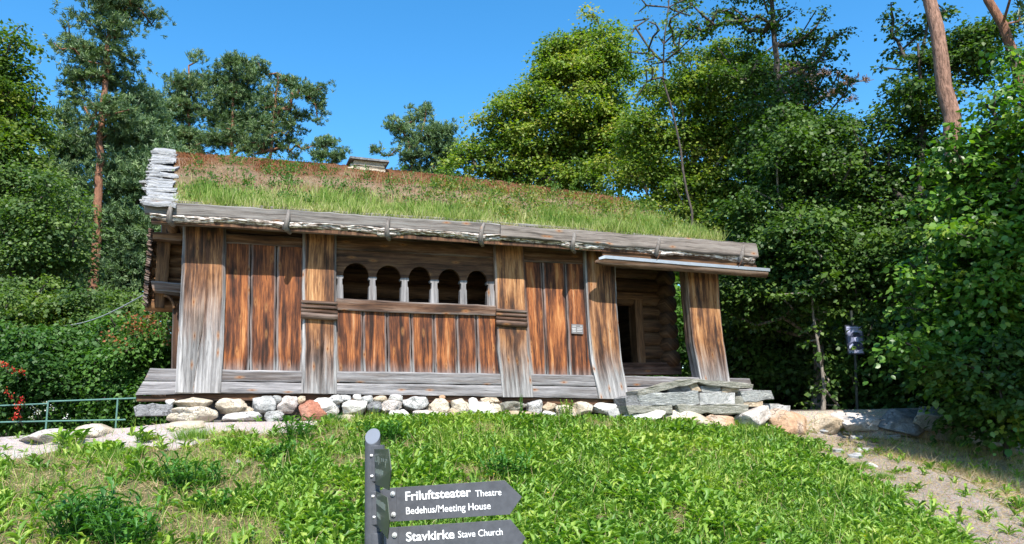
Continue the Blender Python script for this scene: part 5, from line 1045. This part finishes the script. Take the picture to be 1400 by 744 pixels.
# taller weeds that stand out
G_W = 'taller leafy weeds on the bank'
for x, y, r_, h, k, L, tpl, lab, mt in [
    (120, 735, .40, .38, 46, .14, 'dandelion', 'big dark green thistle clump low at the left', L_WEED), (175, 748, .32, .32, 32, .13, 'dandelion', 'dark weed clump right of the big thistle clump', L_WEED), (265, 668, .32, .30, 32, .12, 'dandelion', 'leafy thistle between the thistle clump and the signpost', L_WEED),
    (290, 700, .2, .2, 12, .11, 'dandelion', 'broad weed below the leafy thistle', L_WEED), (405, 605, .30, .32, 34, .11, 'dandelion', 'dark green weed clump under the second post', L_WEED), (385, 630, .2, .2, 12, .12, 'dandelion', 'jagged weed left of the signpost', L_WEED), (528, 605, .32, .30, 30, .11, 'dock', 'leafy weed right behind the top of the signpost', L_WEED), (575, 590, .12, .26, 8, .07, 'dock', 'slim upright weed before the speckled grey stone', L_WEED),
    (92, 612, .2, .14, 7, .20, 'dock', 'rosette of long leaves on the edge of the path', L_MEADOW), (198, 606, .16, .14, 8, .14, 'dock', 'leafy rosette left of the flat cream rock', L_MEADOW), (690, 655, .3, .3, 28, .12, 'dandelion', 'bluish green thistle above the tip of the upper arrow', L_WEED), (775, 572, .16, .30, 26, .06, 'dock', 'bushy green weed against the foundation stones', L_MEADOW), (713, 575, .03, .42, 9, .045, 'dock', 'single thin upright weed before the third post', L_WEED),
    (935, 598, .2, .22, 10, .19, 'dock', 'strap leaved plant below the stone steps', L_MEADOW), (975, 610, .2, .2, 10, .17, 'dock', 'second strap leaved plant, right of the first one below the steps', L_MEADOW), (1046, 596, .12, .14, 12, .08, 'dock', 'small bright weed before the pink granite boulder', L_MEADOW), (1246, 672, .14, .1, 10, .08, 'dock', 'little weed at the lower edge of the dirt track', L_MEADOW), (1290, 640, .12, .07, 9, .08, 'dock', 'bright small weed on the dry bank', L_MEADOW), (1000, 735, .2, .2, 14, .14, 'dock', 'broad leaved weed at the bottom of the bank', L_MEADOW), (1080, 660, .2, .2, 14, .13, 'dandelion', 'jagged weed near the middle of the green bank', L_MEADOW), (860, 690, .2, .2, 14, .14, 'dandelion', 'jagged dandelion clump right of the sign arrows', L_MEADOW)]:
    p = ghit(x, y); parts = []; segs = []
    for i in range(k):
        a_ = rng.random()*2*pi; rr = r_*rng.random()**.6; hh = h*rng.uniform(.45, 1); b0 = np.array([cos(a_)*rr*.5, sin(a_)*rr*.5, -.02]); t1 = np.array([cos(a_)*rr, sin(a_)*rr, hh]); segs.append((b0, t1, .004, .003)); nlv = int(rng.integers(5, 10))
        f_ = rng.random(nlv); az = rng.random(nlv)*2*pi; el = rng.uniform(.1, 1., nlv); Dd = np.c_[np.cos(az)*np.cos(el), np.sin(az)*np.cos(el), np.sin(el)]; Nn = np.c_[-np.cos(az)*np.sin(el), -np.sin(az)*np.sin(el), np.cos(el)]
        ln = L*rng.uniform(.6, 1.15, nlv); parts.append(leaves(b0+(t1-b0)*f_[:, None], Dd, Nn, ln, ln*(.34 if tpl == 'dandelion' else .26), tpl, np.clip(rng.normal(.4, .2, nlv), 0, 1)))
    e_ = empty('weed', (p[0], p[1], float(gz(p[0], p[1])))); tag(e_, lab, 'weed', G_W); build_leaves('leaves', parts, mt, e_); V, Fc = tubes_np(segs, 5); mesh_np('stems', V, [Fc], mt, e_, attrs=dict(tint=np.tile([.4, 0, 0], (len(V), 1))))

# loose pebbles on the path and the track, and trodden twigs: nobody could count them
def pebbles(name, lab, m_, fn, s0, s1, mat):
    P, px, py = scatter(m_, fn); V0, F0 = ico(1); k = len(P); sz = rng.uniform(s0, s1, k)**1.0; V = P[:, None]+V0[None]*(sz[:, None, None]*rng.uniform(.6, 1.2, (k, 1, 3)))*[1, 1, .6]+rng.normal(0, .0015, (k, len(V0), 3))
    Fc = (F0[None]+(np.arange(k)*len(V0))[:, None, None]).reshape(-1, 3); tag(mesh_np(name, V.reshape(-1, 3), [Fc], mat, smooth=False), lab, 'pebbles', kind='stuff')
pebbles('pebbles', 'loose pinkish pebbles on the gravel path at the left', 16000, lambda X, Y, px, py, a, b, c, n: a*1., .004, .02, ST['pink'])
pebbles('pebbles', 'loose pebbles and grit on the dirt track at the right', 26000, lambda X, Y, px, py, a, b, c, n: b*1.+c*.15, .004, .022, ST['tan'])

# longer straw lying over the bare bank at the right
P, px, py = scatter(90000, lambda X, Y, px, py, pth, trk, dry_, n: np.where(dry_, np.clip(.45+1.2*nzv(X, Y, 1.6, 41.), .05, 1), 0.)*1.)
m_ = len(P); D_ = unit(np.c_[rng.normal(.2, .8, m_), rng.normal(-.3, .6, m_), rng.uniform(.1, .9, m_)])
tag(build_leaves('dry_grass', [leaves(P, D_, rdir(m_, .5), rng.uniform(.08, .24, m_), .006, 'blade', rng.random(m_))], L_DRY), 'long bleached straw lying on the bare slope at the right', 'dry grass', kind='stuff')
P, px, py = scatter(60000, lambda X, Y, px, py, pth, trk, dry_, n: np.where(dry_, np.clip(2.2*nzv(X, Y, 1.3, 51.)-.15, 0, 1), 0.)*1.)
m_ = len(P); D_ = unit(np.c_[rng.normal(0, .4, (m_, 2)), np.ones(m_)])
tag(build_leaves('grass', [leaves(P, D_, rdir(m_), rng.uniform(.05, .16, m_), .006, 'blade', np.clip(rng.normal(.6, .25, m_), 0, 1))], L_MEADOW), 'patches of yellowing grass on the bare slope at the right', 'grass', kind='stuff')

L_RUSTG = leaf_mat('roof_weed_leaves', [(.06, .12, .02), (.13, .20, .035), (.24, .26, .06), (.26, .12, .05)], .35)
# tall pale seed stalks on the turf, thicker towards the right end
q_ = 700; uu_ = rng.beta(1.4, 1.0, q_)*.97+.015; Pq = roofP(uu_, rng.random(q_)**1.6*.8+.01, .02); parts = [leaves(Pq, rn(q_), rdir(q_), rng.uniform(.18, .40, q_), .006, 'blade', rng.uniform(.6, 1, q_))]
build_leaves('roof_stalks', parts, L_ROOFG, roof)['kind'] = 'stuff'
q_ = 330; Pq = roofP(.45+.53*rng.random(q_), rng.random(q_)*.7+.08, .02); parts = []
for p in Pq:
    k = 16; parts.append(leaves(p+np.c_[rng.normal(0, .07, (k, 2)), rng.random(k)*.16], rdir(k, .5), rdir(k, 1.5), rng.uniform(.04, .08, k), .028, 'rh', np.clip(rng.normal(.5, .25, k), 0, 1)))
build_leaves('roof_weeds', parts, L_RUSTG, roof)['kind'] = 'stuff'
# seed stalks, small yellow blooms and dead stems that break up the green of the bank
P, px, py = scatter(5200, lambda X, Y, px, py, pth, trk, dry_, n: np.where(pth | trk, .02, .5)*1.); m_ = len(P)
tag(build_leaves('dead_stalks', [leaves(P, unit(np.c_[rng.normal(0, .4, (m_, 2)), np.ones(m_)]), rdir(m_), rng.uniform(.12, .30, m_), .005, 'blade', rng.random(m_))], L_DRY), 'thin dead stalks standing among the green plants of the bank', 'dead stalks', kind='stuff')
P, px, py = scatter(160, lambda X, Y, px, py, pth, trk, dry_, n: np.where(pth | trk | dry_, 0, .5)*1.); parts = []
L_BLOOM = leaf_mat('yellow_petals', [(.75, .45, .02), (.8, .6, .05)], .3)
for p in P: parts.append(leaves(np.repeat(p[None]+[0, 0, rng.uniform(.1, .17)], 9, 0), unit(np.c_[rng.normal(0, 1, (9, 2)), rng.random(9)*.4]), rdir(9, 2), .014, .007, 'rh', rng.random(9)))
tag(build_leaves('yellow_blooms', parts, L_BLOOM), 'tiny yellow blooms dotted over the green bank', 'blooms', kind='stuff')
